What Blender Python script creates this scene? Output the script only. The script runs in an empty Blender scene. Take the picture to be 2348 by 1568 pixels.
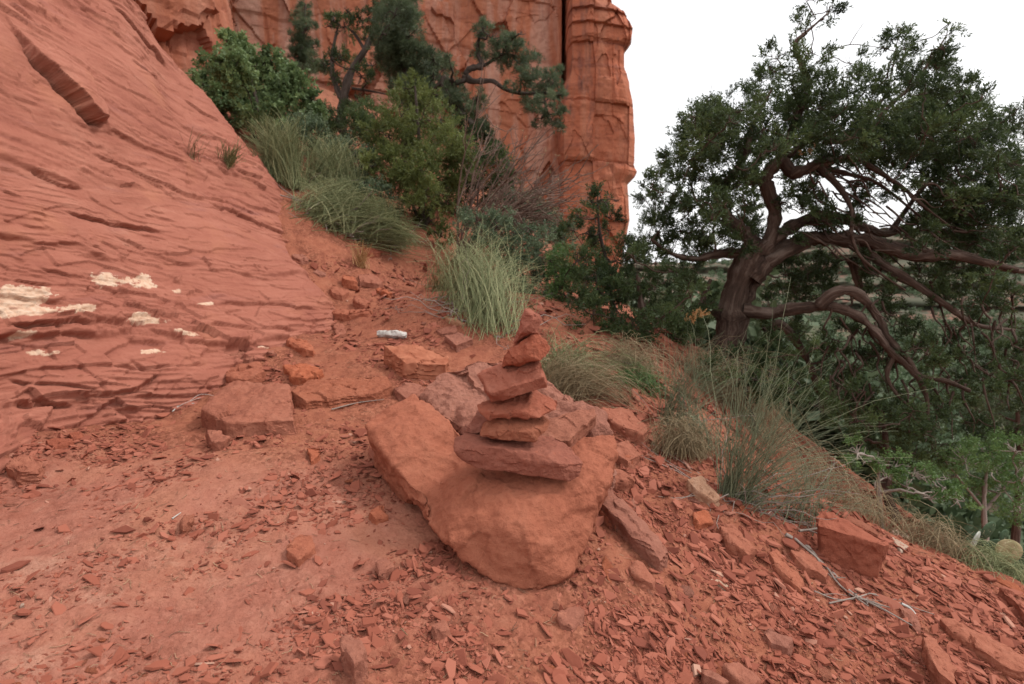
import bpy, bmesh, math
import numpy as np
from mathutils import Vector, Matrix

# ------------------------------------------------------------------ camera, sky, sun, exposure
scene = bpy.context.scene
COL = scene.collection
PITCH = math.radians(7.2)
FPX = 569.0
cam_d = bpy.data.cameras.new('camera')
cam_d.sensor_width = 36.0
cam_d.lens = 36.0 * FPX / 1024.0
cam_d.clip_start = 0.05
cam_d.clip_end = 5000
cam_d.dof.use_dof = True
cam_d.dof.focus_distance = 2.15
cam_d.dof.aperture_fstop = 3.2
cam = bpy.data.objects.new('camera', cam_d)
COL.objects.link(cam)
cam.location = (0, 0, 0)
cam.rotation_euler = (math.pi / 2 - PITCH, 0, 0)
scene.camera = cam

SUN_EL, SUN_AZ = math.radians(50), math.radians(80)      # azimuth clockwise from +Y (towards +X)
w = bpy.data.worlds.new('World'); scene.world = w; w.use_nodes = True
nt = w.node_tree; nt.nodes.clear()
sky = nt.nodes.new('ShaderNodeTexSky'); sky.sky_type = 'NISHITA'; sky.sun_disc = False
sky.sun_elevation = SUN_EL; sky.sun_rotation = SUN_AZ
sky.air_density = 1.0; sky.dust_density = 6.0; sky.ozone_density = 1.0
mixs = nt.nodes.new('ShaderNodeMix'); mixs.data_type = 'RGBA'          # overcast: cloud deck over the clear sky
mixs.inputs[0].default_value = 0.88
geo = nt.nodes.new('ShaderNodeNewGeometry'); sep = nt.nodes.new('ShaderNodeSeparateXYZ'); nt.links.new(geo.outputs['Incoming'], sep.inputs[0])
ab = nt.nodes.new('ShaderNodeMath'); ab.operation = 'ABSOLUTE'; nt.links.new(sep.outputs[2], ab.inputs[0])
ma = nt.nodes.new('ShaderNodeMath'); ma.operation = 'MULTIPLY_ADD'; ma.inputs[1].default_value = 2.4; ma.inputs[2].default_value = 5.5; nt.links.new(ab.outputs[0], ma.inputs[0])
cmb = nt.nodes.new('ShaderNodeCombineColor'); nt.links.new(ma.outputs[0], cmb.inputs[0]); nt.links.new(ma.outputs[0], cmb.inputs[1]); nt.links.new(ma.outputs[0], cmb.inputs[2])
nt.links.new(cmb.outputs[0], mixs.inputs[7])
bg = nt.nodes.new('ShaderNodeBackground'); bg.inputs[1].default_value = 0.145
wo = nt.nodes.new('ShaderNodeOutputWorld')
nt.links.new(sky.outputs[0], mixs.inputs[6]); nt.links.new(mixs.outputs[2], bg.inputs[0]); nt.links.new(bg.outputs[0], wo.inputs[0])

sd = bpy.data.lights.new('sun', 'SUN'); sd.energy = 1.5; sd.angle = math.radians(10); sd.color = (1, 0.97, 0.93)
so = bpy.data.objects.new('sun', sd); COL.objects.link(so)
sdir = Vector((math.sin(SUN_AZ) * math.cos(SUN_EL), math.cos(SUN_AZ) * math.cos(SUN_EL), math.sin(SUN_EL)))
so.rotation_euler = sdir.to_track_quat('Z', 'Y').to_euler()
so.location = (10, 5, 20)
vs = scene.view_settings
vs.view_transform = 'Standard'; vs.look = 'None'; vs.exposure = 0.66; vs.gamma = 1.0
vs.use_curve_mapping = False

# ------------------------------------------------------------------ helpers
rng = np.random.default_rng(7)
cp, sp = math.cos(PITCH), math.sin(PITCH)

def ray(u, v):
    cx = (np.asarray(u, float) - 512) / FPX; cy = (342 - np.asarray(v, float)) / FPX
    return np.stack([cx, cp + cy * sp, -sp + cy * cp], -1)

def at(u, v, y):
    d = ray(u, v)
    return d * (np.asarray(y, float) / d[..., 1])[..., None]

def P1(x, y): return 348.2 + .1986 * x, 294.9 + .1986 * y      # survey sheets: photograph details -> image points
def P4(x, y): return 184.3 + .2006 * x, .2006 * y
def P5(x, y): return 635.0 + .1960 * x, .1960 * y
def P6(x, y): return 573.4 + .1959 * x, 245.8 + .1959 * y
DS = 1024 / 2347.0

_p = np.random.default_rng(11).permutation(256); _perm = np.concatenate([_p, _p, _p])
_g = np.random.default_rng(12).normal(size=(256, 3)); _g /= np.linalg.norm(_g, axis=1)[:, None]
def perlin(p):
    p = np.asarray(p, float); sh = p.shape[:-1]; p = p.reshape(-1, 3)
    i = np.floor(p).astype(np.int64); f = p - i; i &= 255
    w_ = f * f * f * (f * (f * 6 - 15) + 10)
    out = np.zeros(len(p))
    for dx in (0, 1):
        wx = w_[:, 0] if dx else 1 - w_[:, 0]
        a = _perm[i[:, 0] + dx]
        for dy in (0, 1):
            wy = w_[:, 1] if dy else 1 - w_[:, 1]
            b = _perm[a + i[:, 1] + dy]
            for dz in (0, 1):
                wz = w_[:, 2] if dz else 1 - w_[:, 2]
                g = _g[_perm[b + i[:, 2] + dz] & 255]
                out += wx * wy * wz * (g[:, 0] * (f[:, 0] - dx) + g[:, 1] * (f[:, 1] - dy) + g[:, 2] * (f[:, 2] - dz))
    return out.reshape(sh)

def fbm(p, oct=4, gain=.5, lac=2.03, ridged=False):
    p = np.asarray(p, float); a = 1.0; s = 0; q = p
    for o in range(oct):
        n = perlin(q + 17.3 * o)
        if ridged: n = 0.5 - np.abs(n) * 2
        s = s + a * n; a *= gain; q = q * lac
    return s

def sstep(a, b, x):
    t = np.clip((x - a) / (b - a), 0, 1); return t * t * (3 - 2 * t)

def saw(t, edge=.06):
    f = t - np.floor(t)
    return (0.5 - f) * sstep(0, edge, f) + (-.5) * (1 - sstep(0, edge, f))

class TPS:
    def __init__(s, X, f, lam=0.0):
        X = np.asarray(X, float); n = len(X); s.X = X
        d = np.linalg.norm(X[:, None] - X[None], axis=2)
        K = s.phi(d) + lam * np.eye(n); Pm = np.c_[np.ones(n), X]
        A = np.block([[K, Pm], [Pm.T, np.zeros((3, 3))]])
        s.c = np.linalg.solve(A, np.r_[f, 0, 0, 0])
    @staticmethod
    def phi(d): return np.where(d > 1e-9, d * d * np.log(np.maximum(d, 1e-9)), 0)
    def __call__(s, Q):
        Q = np.asarray(Q, float); sh = Q.shape[:-1]; Q = Q.reshape(-1, 2)
        r = s.c[-3] + Q @ s.c[-2:]
        for k in range(len(s.X)):
            d = np.hypot(Q[:, 0] - s.X[k, 0], Q[:, 1] - s.X[k, 1])
            r += s.c[k] * s.phi(d)
        return r.reshape(sh)

def mesh_np(name, V, F, smooth=True, attrs=None):
    V = np.ascontiguousarray(V, dtype=np.float32); F = np.ascontiguousarray(F, dtype=np.int32)
    me = bpy.data.meshes.new(name)
    n, k = F.shape
    me.vertices.add(len(V)); me.vertices.foreach_set('co', V.ravel())
    me.loops.add(n * k); me.loops.foreach_set('vertex_index', F.ravel())
    me.polygons.add(n)
    me.polygons.foreach_set('loop_start', np.arange(0, n * k, k, dtype=np.int32))
    me.polygons.foreach_set('use_smooth', np.full(n, bool(smooth)))
    if attrs:
        for an, av in attrs.items():
            av = np.ascontiguousarray(av, dtype=np.float32)
            if av.ndim == 1:
                a = me.attributes.new(an, 'FLOAT', 'POINT'); a.data.foreach_set('value', av)
            else:
                a = me.attributes.new(an, 'FLOAT_VECTOR', 'POINT'); a.data.foreach_set('vector', av.ravel())
    me.update(calc_edges=True); me.validate()
    return me

def link(name, me, mat=None, parent=None, loc=None):
    o = bpy.data.objects.new(name, me); COL.objects.link(o)
    if mat is not None:
        if len(me.materials): me.materials[0] = mat
        else: me.materials.append(mat)
    if parent is not None: o.parent = parent
    if loc is not None: o.location = loc
    return o

def tag(o, label=None, cat=None, group=None, kind=None):
    if label: o['label'] = label
    if cat: o['category'] = cat
    if group: o['group'] = group
    if kind: o['kind'] = kind
    return o

def empty(name, loc):
    o = bpy.data.objects.new(name, None); COL.objects.link(o); o.location = [float(c) for c in loc]
    o.empty_display_size = .05
    return o

def grid_faces(n, m):
    i = np.arange(n - 1)[:, None] * m + np.arange(m - 1)[None]
    return np.stack([i, i + 1, i + m + 1, i + m], -1).reshape(-1, 4)

# ------------------------------------------------------------------ materials
class NB:
    def __init__(s, name):
        s.m = bpy.data.materials.new(name); s.m.use_nodes = True
        s.t = s.m.node_tree; s.t.nodes.clear()
        s.out = s.n('ShaderNodeOutputMaterial'); s.b = s.n('ShaderNodeBsdfPrincipled')
        s.l(s.b.outputs[0], s.out.inputs[0])
    def n(s, k, **kw):
        x = s.t.nodes.new(k)
        for a, v in kw.items(): setattr(x, a, v)
        return x
    def l(s, a, b): s.t.links.new(a, b)
    def coord(s, scale=(1, 1, 1), src='Object', rot=(0, 0, 0)):
        c = s.n('ShaderNodeTexCoord'); m = s.n('ShaderNodeMapping')
        m.inputs['Scale'].default_value = scale; m.inputs['Rotation'].default_value = rot
        s.l(c.outputs[src], m.inputs[0]); return m.outputs[0]
    def attr(s, name, out='Fac'):
        a = s.n('ShaderNodeAttribute'); a.attribute_name = name; return a.outputs[out]
    def noise(s, co, scale, detail=5, rough=.55, dist=0.0):
        x = s.n('ShaderNodeTexNoise'); x.inputs['Scale'].default_value = scale; x.inputs['Detail'].default_value = detail
        x.inputs['Roughness'].default_value = rough; x.inputs['Distortion'].default_value = dist
        s.l(co, x.inputs['Vector']); return x.outputs['Fac']
    def ramp(s, f, stops):
        r = s.n('ShaderNodeValToRGB'); e = r.color_ramp.elements
        while len(e) < len(stops): e.new(.5)
        for k, (p, c) in enumerate(stops):
            e[k].position = p; e[k].color = (*c, 1) if not np.isscalar(c) else (c, c, c, 1)
        s.l(f, r.inputs[0]); return r.outputs[0]
    def mix(s, f, a, b, mode='MIX'):
        x = s.n('ShaderNodeMix', data_type='RGBA', blend_type=mode)
        for sock, v in ((x.inputs[0], f), (x.inputs[6], a), (x.inputs[7], b)):
            if isinstance(v, (float, int)): sock.default_value = v
            elif isinstance(v, tuple): sock.default_value = (*v, 1)
            else: s.l(v, sock)
        return x.outputs[2]
    def math(s, op, a, b=None, c=None):
        x = s.n('ShaderNodeMath', operation=op)
        for k, v in enumerate((a, b, c)):
            if v is None: continue
            if isinstance(v, (float, int)): x.inputs[k].default_value = v
            else: s.l(v, x.inputs[k])
        return x.outputs[0]
    def bump(s, h, strength, dist, prev=None):
        x = s.n('ShaderNodeBump'); x.inputs['Strength'].default_value = strength; x.inputs['Distance'].default_value = dist
        s.l(h, x.inputs['Height'])
        if prev is not None: s.l(prev, x.inputs['Normal'])
        return x.outputs[0]
    def fin(s, col, rough=.9, normal=None, spec=.15):
        if isinstance(col, tuple): s.b.inputs['Base Color'].default_value = (*col, 1)
        else: s.l(col, s.b.inputs['Base Color'])
        s.b.inputs['Roughness'].default_value = rough
        s.b.inputs['Specular IOR Level'].default_value = spec
        if normal is not None: s.l(normal, s.b.inputs['Normal'])
        return s.m

ALC = (.65, .69, .685)
def mat_rock(name, dark=(.30, .082, .05), mid=(.43, .125, .072), light=(.52, .185, .115), strata=0., sc=1., bump=1., rnd=.16):
    dark, mid, light = [tuple(c * a for c, a in zip(k, ALC)) for k in (dark, mid, light)]
    N = NB(name); co = N.coord()
    n1 = N.noise(co, 3.1 * sc, 6, .6, .4); n2 = N.noise(co, 17 * sc, 6, .65); n3 = N.noise(co, 95 * sc, 4, .7)
    f = N.math('ADD', N.math('MULTIPLY', n1, .5), N.math('ADD', N.math('MULTIPLY', n2, .35), N.math('MULTIPLY', n3, .15)))
    c = N.ramp(f, [(.34, dark), (.48, mid), (.66, light)])
    oi = N.n('ShaderNodeObjectInfo')
    v = N.math('ADD', N.math('MULTIPLY', oi.outputs['Random'], 2 * rnd), 1 - rnd)
    hs = N.n('ShaderNodeHueSaturation'); N.l(v, hs.inputs['Value']); N.l(c, hs.inputs['Color'])
    N.l(N.math('ADD', N.math('MULTIPLY', oi.outputs['Random'], .2), .88), hs.inputs['Saturation'])
    sand = N.noise(co, 420 * sc, 2, .6)
    col = N.mix(N.math('MULTIPLY', sand, .30), hs.outputs[0], (.34, .13, .085))
    n5 = N.noise(co, 42 * sc, 5, .68, .3)
    col = N.mix(N.ramp(n5, [(.36, .28), (.47, 0.)]), col, tuple(c * .62 for c in dark)); col = N.mix(N.ramp(n5, [(.56, 0.), (.68, .45)]), col, tuple(c * 1.12 for c in light))
    nb = N.bump(n2, .5 * bump, .022 / sc); nb = N.bump(n5, .7 * bump, .009 / sc, nb); nb = N.bump(n3, .7 * bump, .005 / sc, nb); nb = N.bump(sand, .5 * bump, .0014 / sc, nb)
    if strata:
        st = N.noise(N.coord((3, 3, 60)), strata, 4, .6, .6); nb = N.bump(st, .5, .006, nb)
    return N.fin(col, .92, nb)

M_boulder = mat_rock('boulder_sandstone', (.37, .10, .052), (.44, .125, .066), (.51, .165, .092), rnd=.02)
M_back = mat_rock('rough_sandstone', (.34, .10, .06), (.45, .145, .085), (.54, .20, .125), bump=1.6, rnd=.02)
M_cairn = mat_rock('cairn_sandstone', (.33, .09, .058), (.41, .122, .078), (.48, .17, .115), strata=1.2, rnd=.07)
M_stone = mat_rock('loose_sandstone', (.31, .083, .048), (.43, .128, .072), (.53, .19, .115), rnd=.2)
M_dark = mat_rock('deep_red_sandstone', (.27, .066, .038), (.36, .092, .052), (.44, .13, .078), rnd=.03)
M_tan = mat_rock('tan_sandstone', (.42, .19, .11), (.55, .29, .18), (.66, .40, .28), rnd=.06)
M_pale = mat_rock('pale_limestone', (.42, .25, .17), (.56, .38, .28), (.68, .52, .41), rnd=.08)
def mat_chip():
    N = NB('rock_chips'); a = N.attr('tint'); n_ = N.noise(N.coord(), 60, 4)
    c = N.ramp(a, [(0., (.14, .040, .027)), (.35, (.225, .066, .041)), (.75, (.285, .094, .06)), (.985, (.32, .115, .077)), (1., (.40, .235, .17))])
    c = N.mix(N.math('MULTIPLY', n_, .35), c, (.28, .092, .055))
    return N.fin(c, .92, N.bump(n_, .4, .004))
M_chip = mat_chip()

def mat_banded(name):       # block with a pale band along its bedding
    N = NB(name); co = N.coord(); n = N.noise(co, 14, 5)
    sx = N.n('ShaderNodeSeparateXYZ'); N.l(co, sx.inputs[0])
    z = N.math('ADD', sx.outputs[2], N.math('MULTIPLY', n, .03))
    band = N.ramp(z, [(.052, 0.), (.06, 1.), (.068, 0.)])
    c = N.ramp(n, [(.35, (.40, .12, .065)), (.65, (.54, .19, .11))])
    c = N.mix(N.math('MULTIPLY', band, .75), c, (.68, .42, .30))
    return N.fin(N.mix(1., c, ALC, 'MULTIPLY'), .9, N.bump(n, .5, .02))
M_band = mat_banded('banded_sandstone')

def mat_slope():
    N = NB('slickrock'); co = N.coord(); cs = N.coord((1, 1.2, 9), rot=(-.14, 0, 0))
    n1 = N.noise(co, 1.1, 5, .6, .5); st = N.noise(cs, 2.0, 6, .62, .5); n2 = N.noise(co, 30, 5, .65)
    f = N.math('ADD', N.math('MULTIPLY', n1, .45), N.math('ADD', N.math('MULTIPLY', st, .38), N.math('MULTIPLY', n2, .17)))
    c = N.ramp(f, [(.33, (.31, .088, .057)), (.46, (.405, .125, .078)), (.57, (.47, .158, .10)), (.70, (.54, .215, .14))])
    c = N.mix(N.ramp(N.noise(co, 2.3, 4), [(.56, 0.), (.72, .55)]), c, (.52, .18, .10))
    c = N.mix(N.ramp(N.noise(cs, 1.4, 5), [(.60, 0.), (.75, .5)]), c, (.34, .12, .095))
    crm = N.attr('cream'); cn = N.noise(co, 26, 6, .7)
    c = N.mix(crm, c, N.ramp(cn, [(.3, (.56, .25, .16)), (.46, (.74, .43, .28)), (.7, (.82, .55, .39))]))
    cf = N.coord((2.2, 2.2, 40), rot=(-.14, 0, 0))
    fine = N.noise(cf, 3.2, 6, .7, .7); ff = N.ramp(fine, [(.36, 0.), (.47, .8), (.7, 1.)])
    pm = N.ramp(N.noise(N.coord((1, 1, 2.2), rot=(-.14, 0, 0)), 1.7, 4, .6), [(.44, .12), (.60, 1.)]); nb = N.bump(st, .12, .012); nb = N.bump(N.math('MULTIPLY', ff, pm), .45, .006, nb); nb = N.bump(n2, .6, .008, nb); nb = N.bump(N.noise(co, 260, 3), .35, .0015, nb)
    return N.fin(N.mix(1., c, (.68, .765, .82), 'MULTIPLY'), .9, nb)
M_slope = mat_slope()

def mat_ground():
    N = NB('red_dirt'); co = N.coord()
    n1 = N.noise(co, 1.7, 6, .62, .6); n2 = N.noise(co, 13, 6, .65); n3 = N.noise(co, 120, 4, .7); n4 = N.noise(co, 420, 2, .7)
    rk = N.attr('rocky')
    dust = N.ramp(n2, [(.33, (.35, .108, .066)), (.5, (.44, .145, .085)), (.68, (.50, .18, .108))])
    slab = N.ramp(N.math('ADD', N.math('MULTIPLY', n1, .55), N.math('MULTIPLY', n2, .45)),
                  [(.36, (.40, .13, .085)), (.5, (.48, .175, .12)), (.62, (.55, .225, .155))])
    c = N.mix(rk, dust, slab)
    c = N.mix(N.ramp(n1, [(.52, 0.), (.68, .45)]), c, (.50, .178, .10))
    c = N.mix(N.math('MULTIPLY', N.ramp(N.noise(co, 5.5, 7, .68), [(.58, 0.), (.72, 1.)]), N.math('MULTIPLY', rk, .55)), c, (.66, .34, .24))
    c = N.mix(N.ramp(n3, [(.30, .55), (.48, 0.)]), c, (.27, .075, .045))
    vo = N.n('ShaderNodeTexVoronoi'); vo.inputs['Scale'].default_value = 85; wv = N.n('ShaderNodeMix', data_type='VECTOR'); 
    N.l(N.coord((1, .8, 1)), vo.inputs['Vector']); vs_ = N.n('ShaderNodeSeparateColor'); N.l(vo.outputs['Color'], vs_.inputs[0])
    rub = N.math('MULTIPLY', N.ramp(N.noise(co, 4.5, 5, .65), [(.42, 0.), (.58, 1.)]), N.math('SUBTRACT', 1.0, N.math('MULTIPLY', rk, .6)))
    c = N.mix(rub, c, N.mix(1., c, N.ramp(vs_.outputs[0], [(0., (.55, .52, .52)), (.5, (.85, .85, .85)), (1., (1.15, 1.2, 1.25))]), 'MULTIPLY'))
    far = N.attr('far'); c = N.mix(far, c, N.ramp(N.noise(co, .05, 6, .7), [(.42, (.085, .095, .05)), (.58, (.14, .11, .07)), (.7, (.25, .13, .085))]))
    nb = N.bump(n2, .6, .02); nb = N.bump(N.math('MULTIPLY', vs_.outputs[1], rub), .8, .005, nb); nb = N.bump(n3, .8, .006, nb); nb = N.bump(n4, .6, .0018, nb)
    return N.fin(N.mix(1., c, ALC, 'MULTIPLY'), .95, nb, .1)
M_ground = mat_ground()

def mat_cliff(name, base, pale, dark, tilt=0.):
    N = NB(name); co = N.coord()
    ver = N.noise(N.coord((1.5, 1.5, .13)), .8, 6, .6, .6); hor = N.noise(N.coord((.10, .10, 1.6), rot=(0, tilt, 0)), 1.3, 6, .65, .4)
    n = N.noise(co, .55, 7, .62, .8); n2 = N.noise(co, 4, 6, .7)
    c = N.mix(N.ramp(n, [(.38, 0.), (.62, 1.)]), base, tuple(x * 1.22 for x in base))
    c = N.mix(N.ramp(ver, [(.45, 0.), (.60, .85)]), c, pale)
    c = N.mix(N.ramp(hor, [(.55, 0.), (.66, .5)]), c, dark)
    c = N.mix(N.ramp(N.noise(N.coord((1.1, 1.1, .2)), .55, 6, .7, 1.), [(.58, 0.), (.68, .75)]), c, (.17, .085, .07))
    c = N.mix(N.ramp(n2, [(.3, .45), (.5, 0.)]), c, dark)
    hb = N.noise(N.coord((.6, .6, 9), rot=(0, tilt, 0)), .8, 6, .7, .5)
    nb = N.bump(n2, .35, .15); nb = N.bump(N.ramp(hb, [(.4, 0.), (.5, 1.)]), .2, .08, nb)
    return N.fin(N.mix(1., c, (.78, .79, .82), 'MULTIPLY'), .9, nb)
M_cliff = mat_cliff('cliff_sandstone', (.47, .165, .088), (.62, .34, .245), (.34, .105, .065), .12)
M_pillar = mat_cliff('pillar_sandstone', (.47, .145, .075), (.52, .20, .115), (.25, .085, .06), .08)
M_near = mat_cliff('outcrop_sandstone', (.37, .125, .068), (.45, .19, .12), (.27, .08, .05), .3)

def mat_far():
    N = NB('far_hill'); co = N.coord()
    hor = N.noise(N.coord((.02, .02, 1.)), .12, 5, .6, .3); n = N.noise(co, .035, 7, .72); n2 = N.noise(co, .16, 4, .7)
    c = N.ramp(hor, [(.40, (.20, .15, .115)), (.5, (.29, .14, .10)), (.6, (.34, .21, .16))])
    c = N.mix(N.ramp(N.math('ADD', N.math('MULTIPLY', n, .5), N.math('MULTIPLY', n2, .5)), [(.42, 0.), (.50, .9)]), c, (.10, .12, .078))
    return N.fin(N.mix(1., c, (.62, .58, .58), 'MULTIPLY'), .95)
M_far = mat_far()

def mat_leaf(name, lo, mid, hi, trans=.35, rough=.55):
    N = NB(name); a = N.attr('tint')
    c = N.ramp(a, [(0., lo), (.5, mid), (1., hi)])
    N.l(c, N.b.inputs['Base Color']); N.b.inputs['Roughness'].default_value = rough; N.b.inputs['Specular IOR Level'].default_value = .25
    tr = N.n('ShaderNodeBsdfTranslucent'); N.l(c, tr.inputs[0])
    mx = N.n('ShaderNodeMixShader'); mx.inputs[0].default_value = trans
    N.l(N.b.outputs[0], mx.inputs[1]); N.l(tr.outputs[0], mx.inputs[2]); N.l(mx.outputs[0], N.out.inputs[0])
    return N.m
M_jun = mat_leaf('juniper_leaf', (.028, .042, .017), (.056, .082, .029), (.11, .145, .052))
M_junb = mat_leaf('bright_juniper_leaf', (.075, .092, .026), (.125, .15, .044), (.20, .225, .072))
M_pin = mat_leaf('pinyon_needle', (.055, .075, .04), (.095, .125, .065), (.15, .18, .095))
M_oak = mat_leaf('oak_leaf', (.075, .115, .045), (.125, .18, .07), (.20, .26, .10))
M_teal = mat_leaf('teal_leaf', (.07, .10, .055), (.115, .155, .085), (.18, .225, .13))
M_shrub = mat_leaf('shrub_leaf', (.06, .11, .03), (.10, .17, .05), (.17, .25, .09))
M_eph = mat_leaf('ephedra_stem', (.15, .175, .075), (.27, .295, .14), (.45, .44, .235), .3)
M_ephd = mat_leaf('wiry_ephedra_stem', (.10, .115, .065), (.17, .19, .11), (.27, .28, .17), .12)
M_straw = mat_leaf('dry_grass', (.20, .145, .08), (.31, .235, .13), (.46, .36, .22), .25)
M_litter = mat_leaf('dead_needles', (.16, .08, .05), (.27, .14, .085), (.42, .27, .16), .1)
M_valley = mat_leaf('valley_leaf', (.05, .075, .035), (.085, .12, .06), (.14, .17, .09), .2)
M_gold = mat_leaf('dead_juniper_foliage', (.34, .17, .07), (.48, .26, .11), (.58, .36, .17), .2)

def mat_bark(name, a, b, c3):
    N = NB(name); tc = N.attr('tc', 'Vector'); m = N.n('ShaderNodeMapping'); m.inputs['Scale'].default_value = (26, 26, 2.2)
    N.l(tc, m.inputs[0]); st = N.noise(m.outputs[0], 1., 6, .65, .6); big = N.noise(N.coord(), 6, 4)
    f = N.math('ADD', N.math('MULTIPLY', st, .7), N.math('MULTIPLY', big, .3))
    c = N.ramp(f, [(.36, a), (.5, b), (.66, c3)])
    return N.fin(c, .9, N.bump(st, .9, .02))
M_bark = mat_bark('juniper_bark', (.034, .021, .016), (.078, .047, .035), (.18, .13, .105))
M_barkd = mat_bark('dark_bark', (.03, .022, .018), (.065, .047, .038), (.13, .10, .085))
M_twig = mat_bark('dead_twig', (.17, .13, .11), (.29, .235, .20), (.42, .36, .32))
M_dtwig = mat_bark('brown_twig', (.09, .055, .042), (.17, .11, .085), (.27, .20, .165))
M_wood = mat_bark('bleached_wood', (.25, .23, .2), (.5, .47, .43), (.72, .7, .66))

# ------------------------------------------------------------------ ground (path, rubble slope, valley floor)
gp = []
def gpx(u, v, y): gp.append(at(u, v, y))
for a in [(530, 592, 1.85), (390, 420, 3.15), (340, 330, 4.75), (420, 283, 6.3), (620, 425, 3.2), (830, 505, 2.95), (1024, 590, 2.75),
          (1024, 684, 2.0), (512, 684, 1.46), (0, 684, 1.25), (0, 490, 2.2), (0, 425, 2.62), (200, 480, 2.3), (200, 600, 1.65), (150, 425, 3.0),
          (300, 400, 3.2), (700, 590, 2.1), (700, 684, 1.62), (850, 600, 2.25), (300, 345, 4.2), (451, 293, 5.0), (355, 241, 6.3), (280, 180, 6.6),
          (480, 345, 4.1), (640, 560, 2.1), (440, 540, 2.1)]: gpx(*a)
for a in [(855, 548, 3.9), (1024, 645, 3.6), (940, 605, 3.8), (775, 470, 4.0), (700, 432, 3.5)]: gpx(*a)
gp = np.array(gp)
extra = np.array([(.5, 8, .1), (2.0, 5.5, -.86), (1.2, 4.2, -.85), (5, 5, -3.1), (3, 8, -1.5), (6, 9, -4.5), (8, 4, -5.5), (-1, 0, -1.03), (1, 0, -1.35),
                  (3, .3, -2.2), (0, -2, -1.15), (-3, 0, -.95), (-6, 0, -.9), (4, -2, -3), (-5, 7.5, 2.3), (-3, 8, 1.4), (-3.4, 11, 2.5), (-5.4, 14, 4.6),
                  (0, 14, 1.2), (-10, 22, 6), (0, 22, 2.5), (6, 22, -4), (10, 14, -8), (14, 8, -10), (-4, 4, -.55), (-7, 4, 0.), (-8, 9, 2.5), (-14, 14, 4), (3.8, 2.2, -2.15), (2, 7, -1.1)])
gp = np.r_[gp, extra]
tps0 = TPS(gp[:, :2], gp[:, 2], .01)
class Lattice:          # thin-plate surface sampled on a lattice, read back bilinearly
    def __init__(s, x0, x1, y0, y1, h):
        s.x0, s.y0, s.h = x0, y0, h; xs = np.arange(x0, x1 + h, h); ys_ = np.arange(y0, y1 + h, h); s.n, s.m = len(xs), len(ys_)
        a, b = np.meshgrid(xs, ys_, indexing='ij'); s.z = tps0(np.stack([a, b], -1))
    def __call__(s, x, y):
        fx = np.clip((x - s.x0) / s.h, 0, s.n - 1.001); fy = np.clip((y - s.y0) / s.h, 0, s.m - 1.001); i = fx.astype(int); j = fy.astype(int); fx = fx - i; fy = fy - j
        return s.z[i, j] * (1 - fx) * (1 - fy) + s.z[i + 1, j] * fx * (1 - fy) + s.z[i, j + 1] * (1 - fx) * fy + s.z[i + 1, j + 1] * fx * fy
lat_n = Lattice(-5, 5, -.5, 8, .04); lat_f = Lattice(-80, 80, -80, 80, .5)
def tps(Q):
    x, y = Q[..., 0], Q[..., 1]; inn = (x > -5) & (x < 5) & (y > -.5) & (y < 8)
    return np.where(inn, lat_n(x, y), lat_f(x, y))

def G(x, y, detail=True):
    x = np.asarray(x, float); y = np.asarray(y, float)
    r = np.hypot(x, y)
    z = np.clip(tps(np.stack([x, y], -1)), -14, 9)
    farz = np.where(x > -.2 * y, -34., -34.) + 5 * perlin(np.stack([x * .008, y * .008, 0 * x], -1))
    k = sstep(17, 75, r); z = z * (1 - k) + farz * k
    if detail:
        p = np.stack([x, y, 0 * x], -1)
        z = z + .16 * fbm(p * 1.6 + 11, 4) * np.exp(-((x + 1.9) / .55) ** 2) * sstep(2.6, 3.4, y)
        near = 1 - sstep(6, 18, r)
        z = z + near * .028 * fbm(p * 1.7, 3) + near * .018 * fbm(p * 6.5 + 5, 4)
        z = z + (1 - near) * .5 * fbm(p * .18, 4)
        # bedrock ribs running down the rubble slope, and thin sheets on the smooth shelf
        right = sstep(.15, .8, x) * near
        z = z + right * .07 * fbm(p * 1.15 + 21, 3)
        c = x * .83 + y * .55 + .10 * fbm(p * 2.2, 3)
        m = sstep(-.05, .25, perlin(p * 1.9 + 3))
        z = z + right * (.045 * saw(-c / .23) * m + .018 * saw(-c / .085 + .3) * sstep(-.1, .2, perlin(p * 3.1 + 9)))
        left = (1 - sstep(-.5, .2, x)) * near
        c2 = y * .80 - x * .42 + .07 * fbm(p * 2.0 + 4, 4)
        z = z + left * (.022 * saw(c2 / .19, .1) * sstep(-.1, .2, perlin(p * 1.6 + 7)) + .010 * saw(c2 / .06, .15) * sstep(-.05, .25, perlin(p * 2.7 + 2)))
        z = z + near * .005 * fbm(p * 32, 3) + near * .004 * np.clip(fbm(p * 75, 2), 0, 1)
    return z

def ground_hit(u, v):
    d = ray(u, v); d = d / d[..., 1:2]; lo = np.full(np.shape(d)[:-1], .6); y = lo.copy(); done = np.zeros_like(y, bool)
    for s in range(130):
        y2 = y * 1.02 + .004; p = d * y2[..., None]
        done |= p[..., 2] < G(p[..., 0], p[..., 1], False)
        y = np.where(done, y, y2)
        if np.all(done): break
    lo, hi = y, y * 1.02 + .004
    for s in range(9):
        m_ = (lo + hi) / 2; p = d * m_[..., None]; b = p[..., 2] < G(p[..., 0], p[..., 1], False); hi = np.where(b, m_, hi); lo = np.where(b, lo, m_)
    return d * np.where(done, hi, 4.)[..., None]

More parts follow.
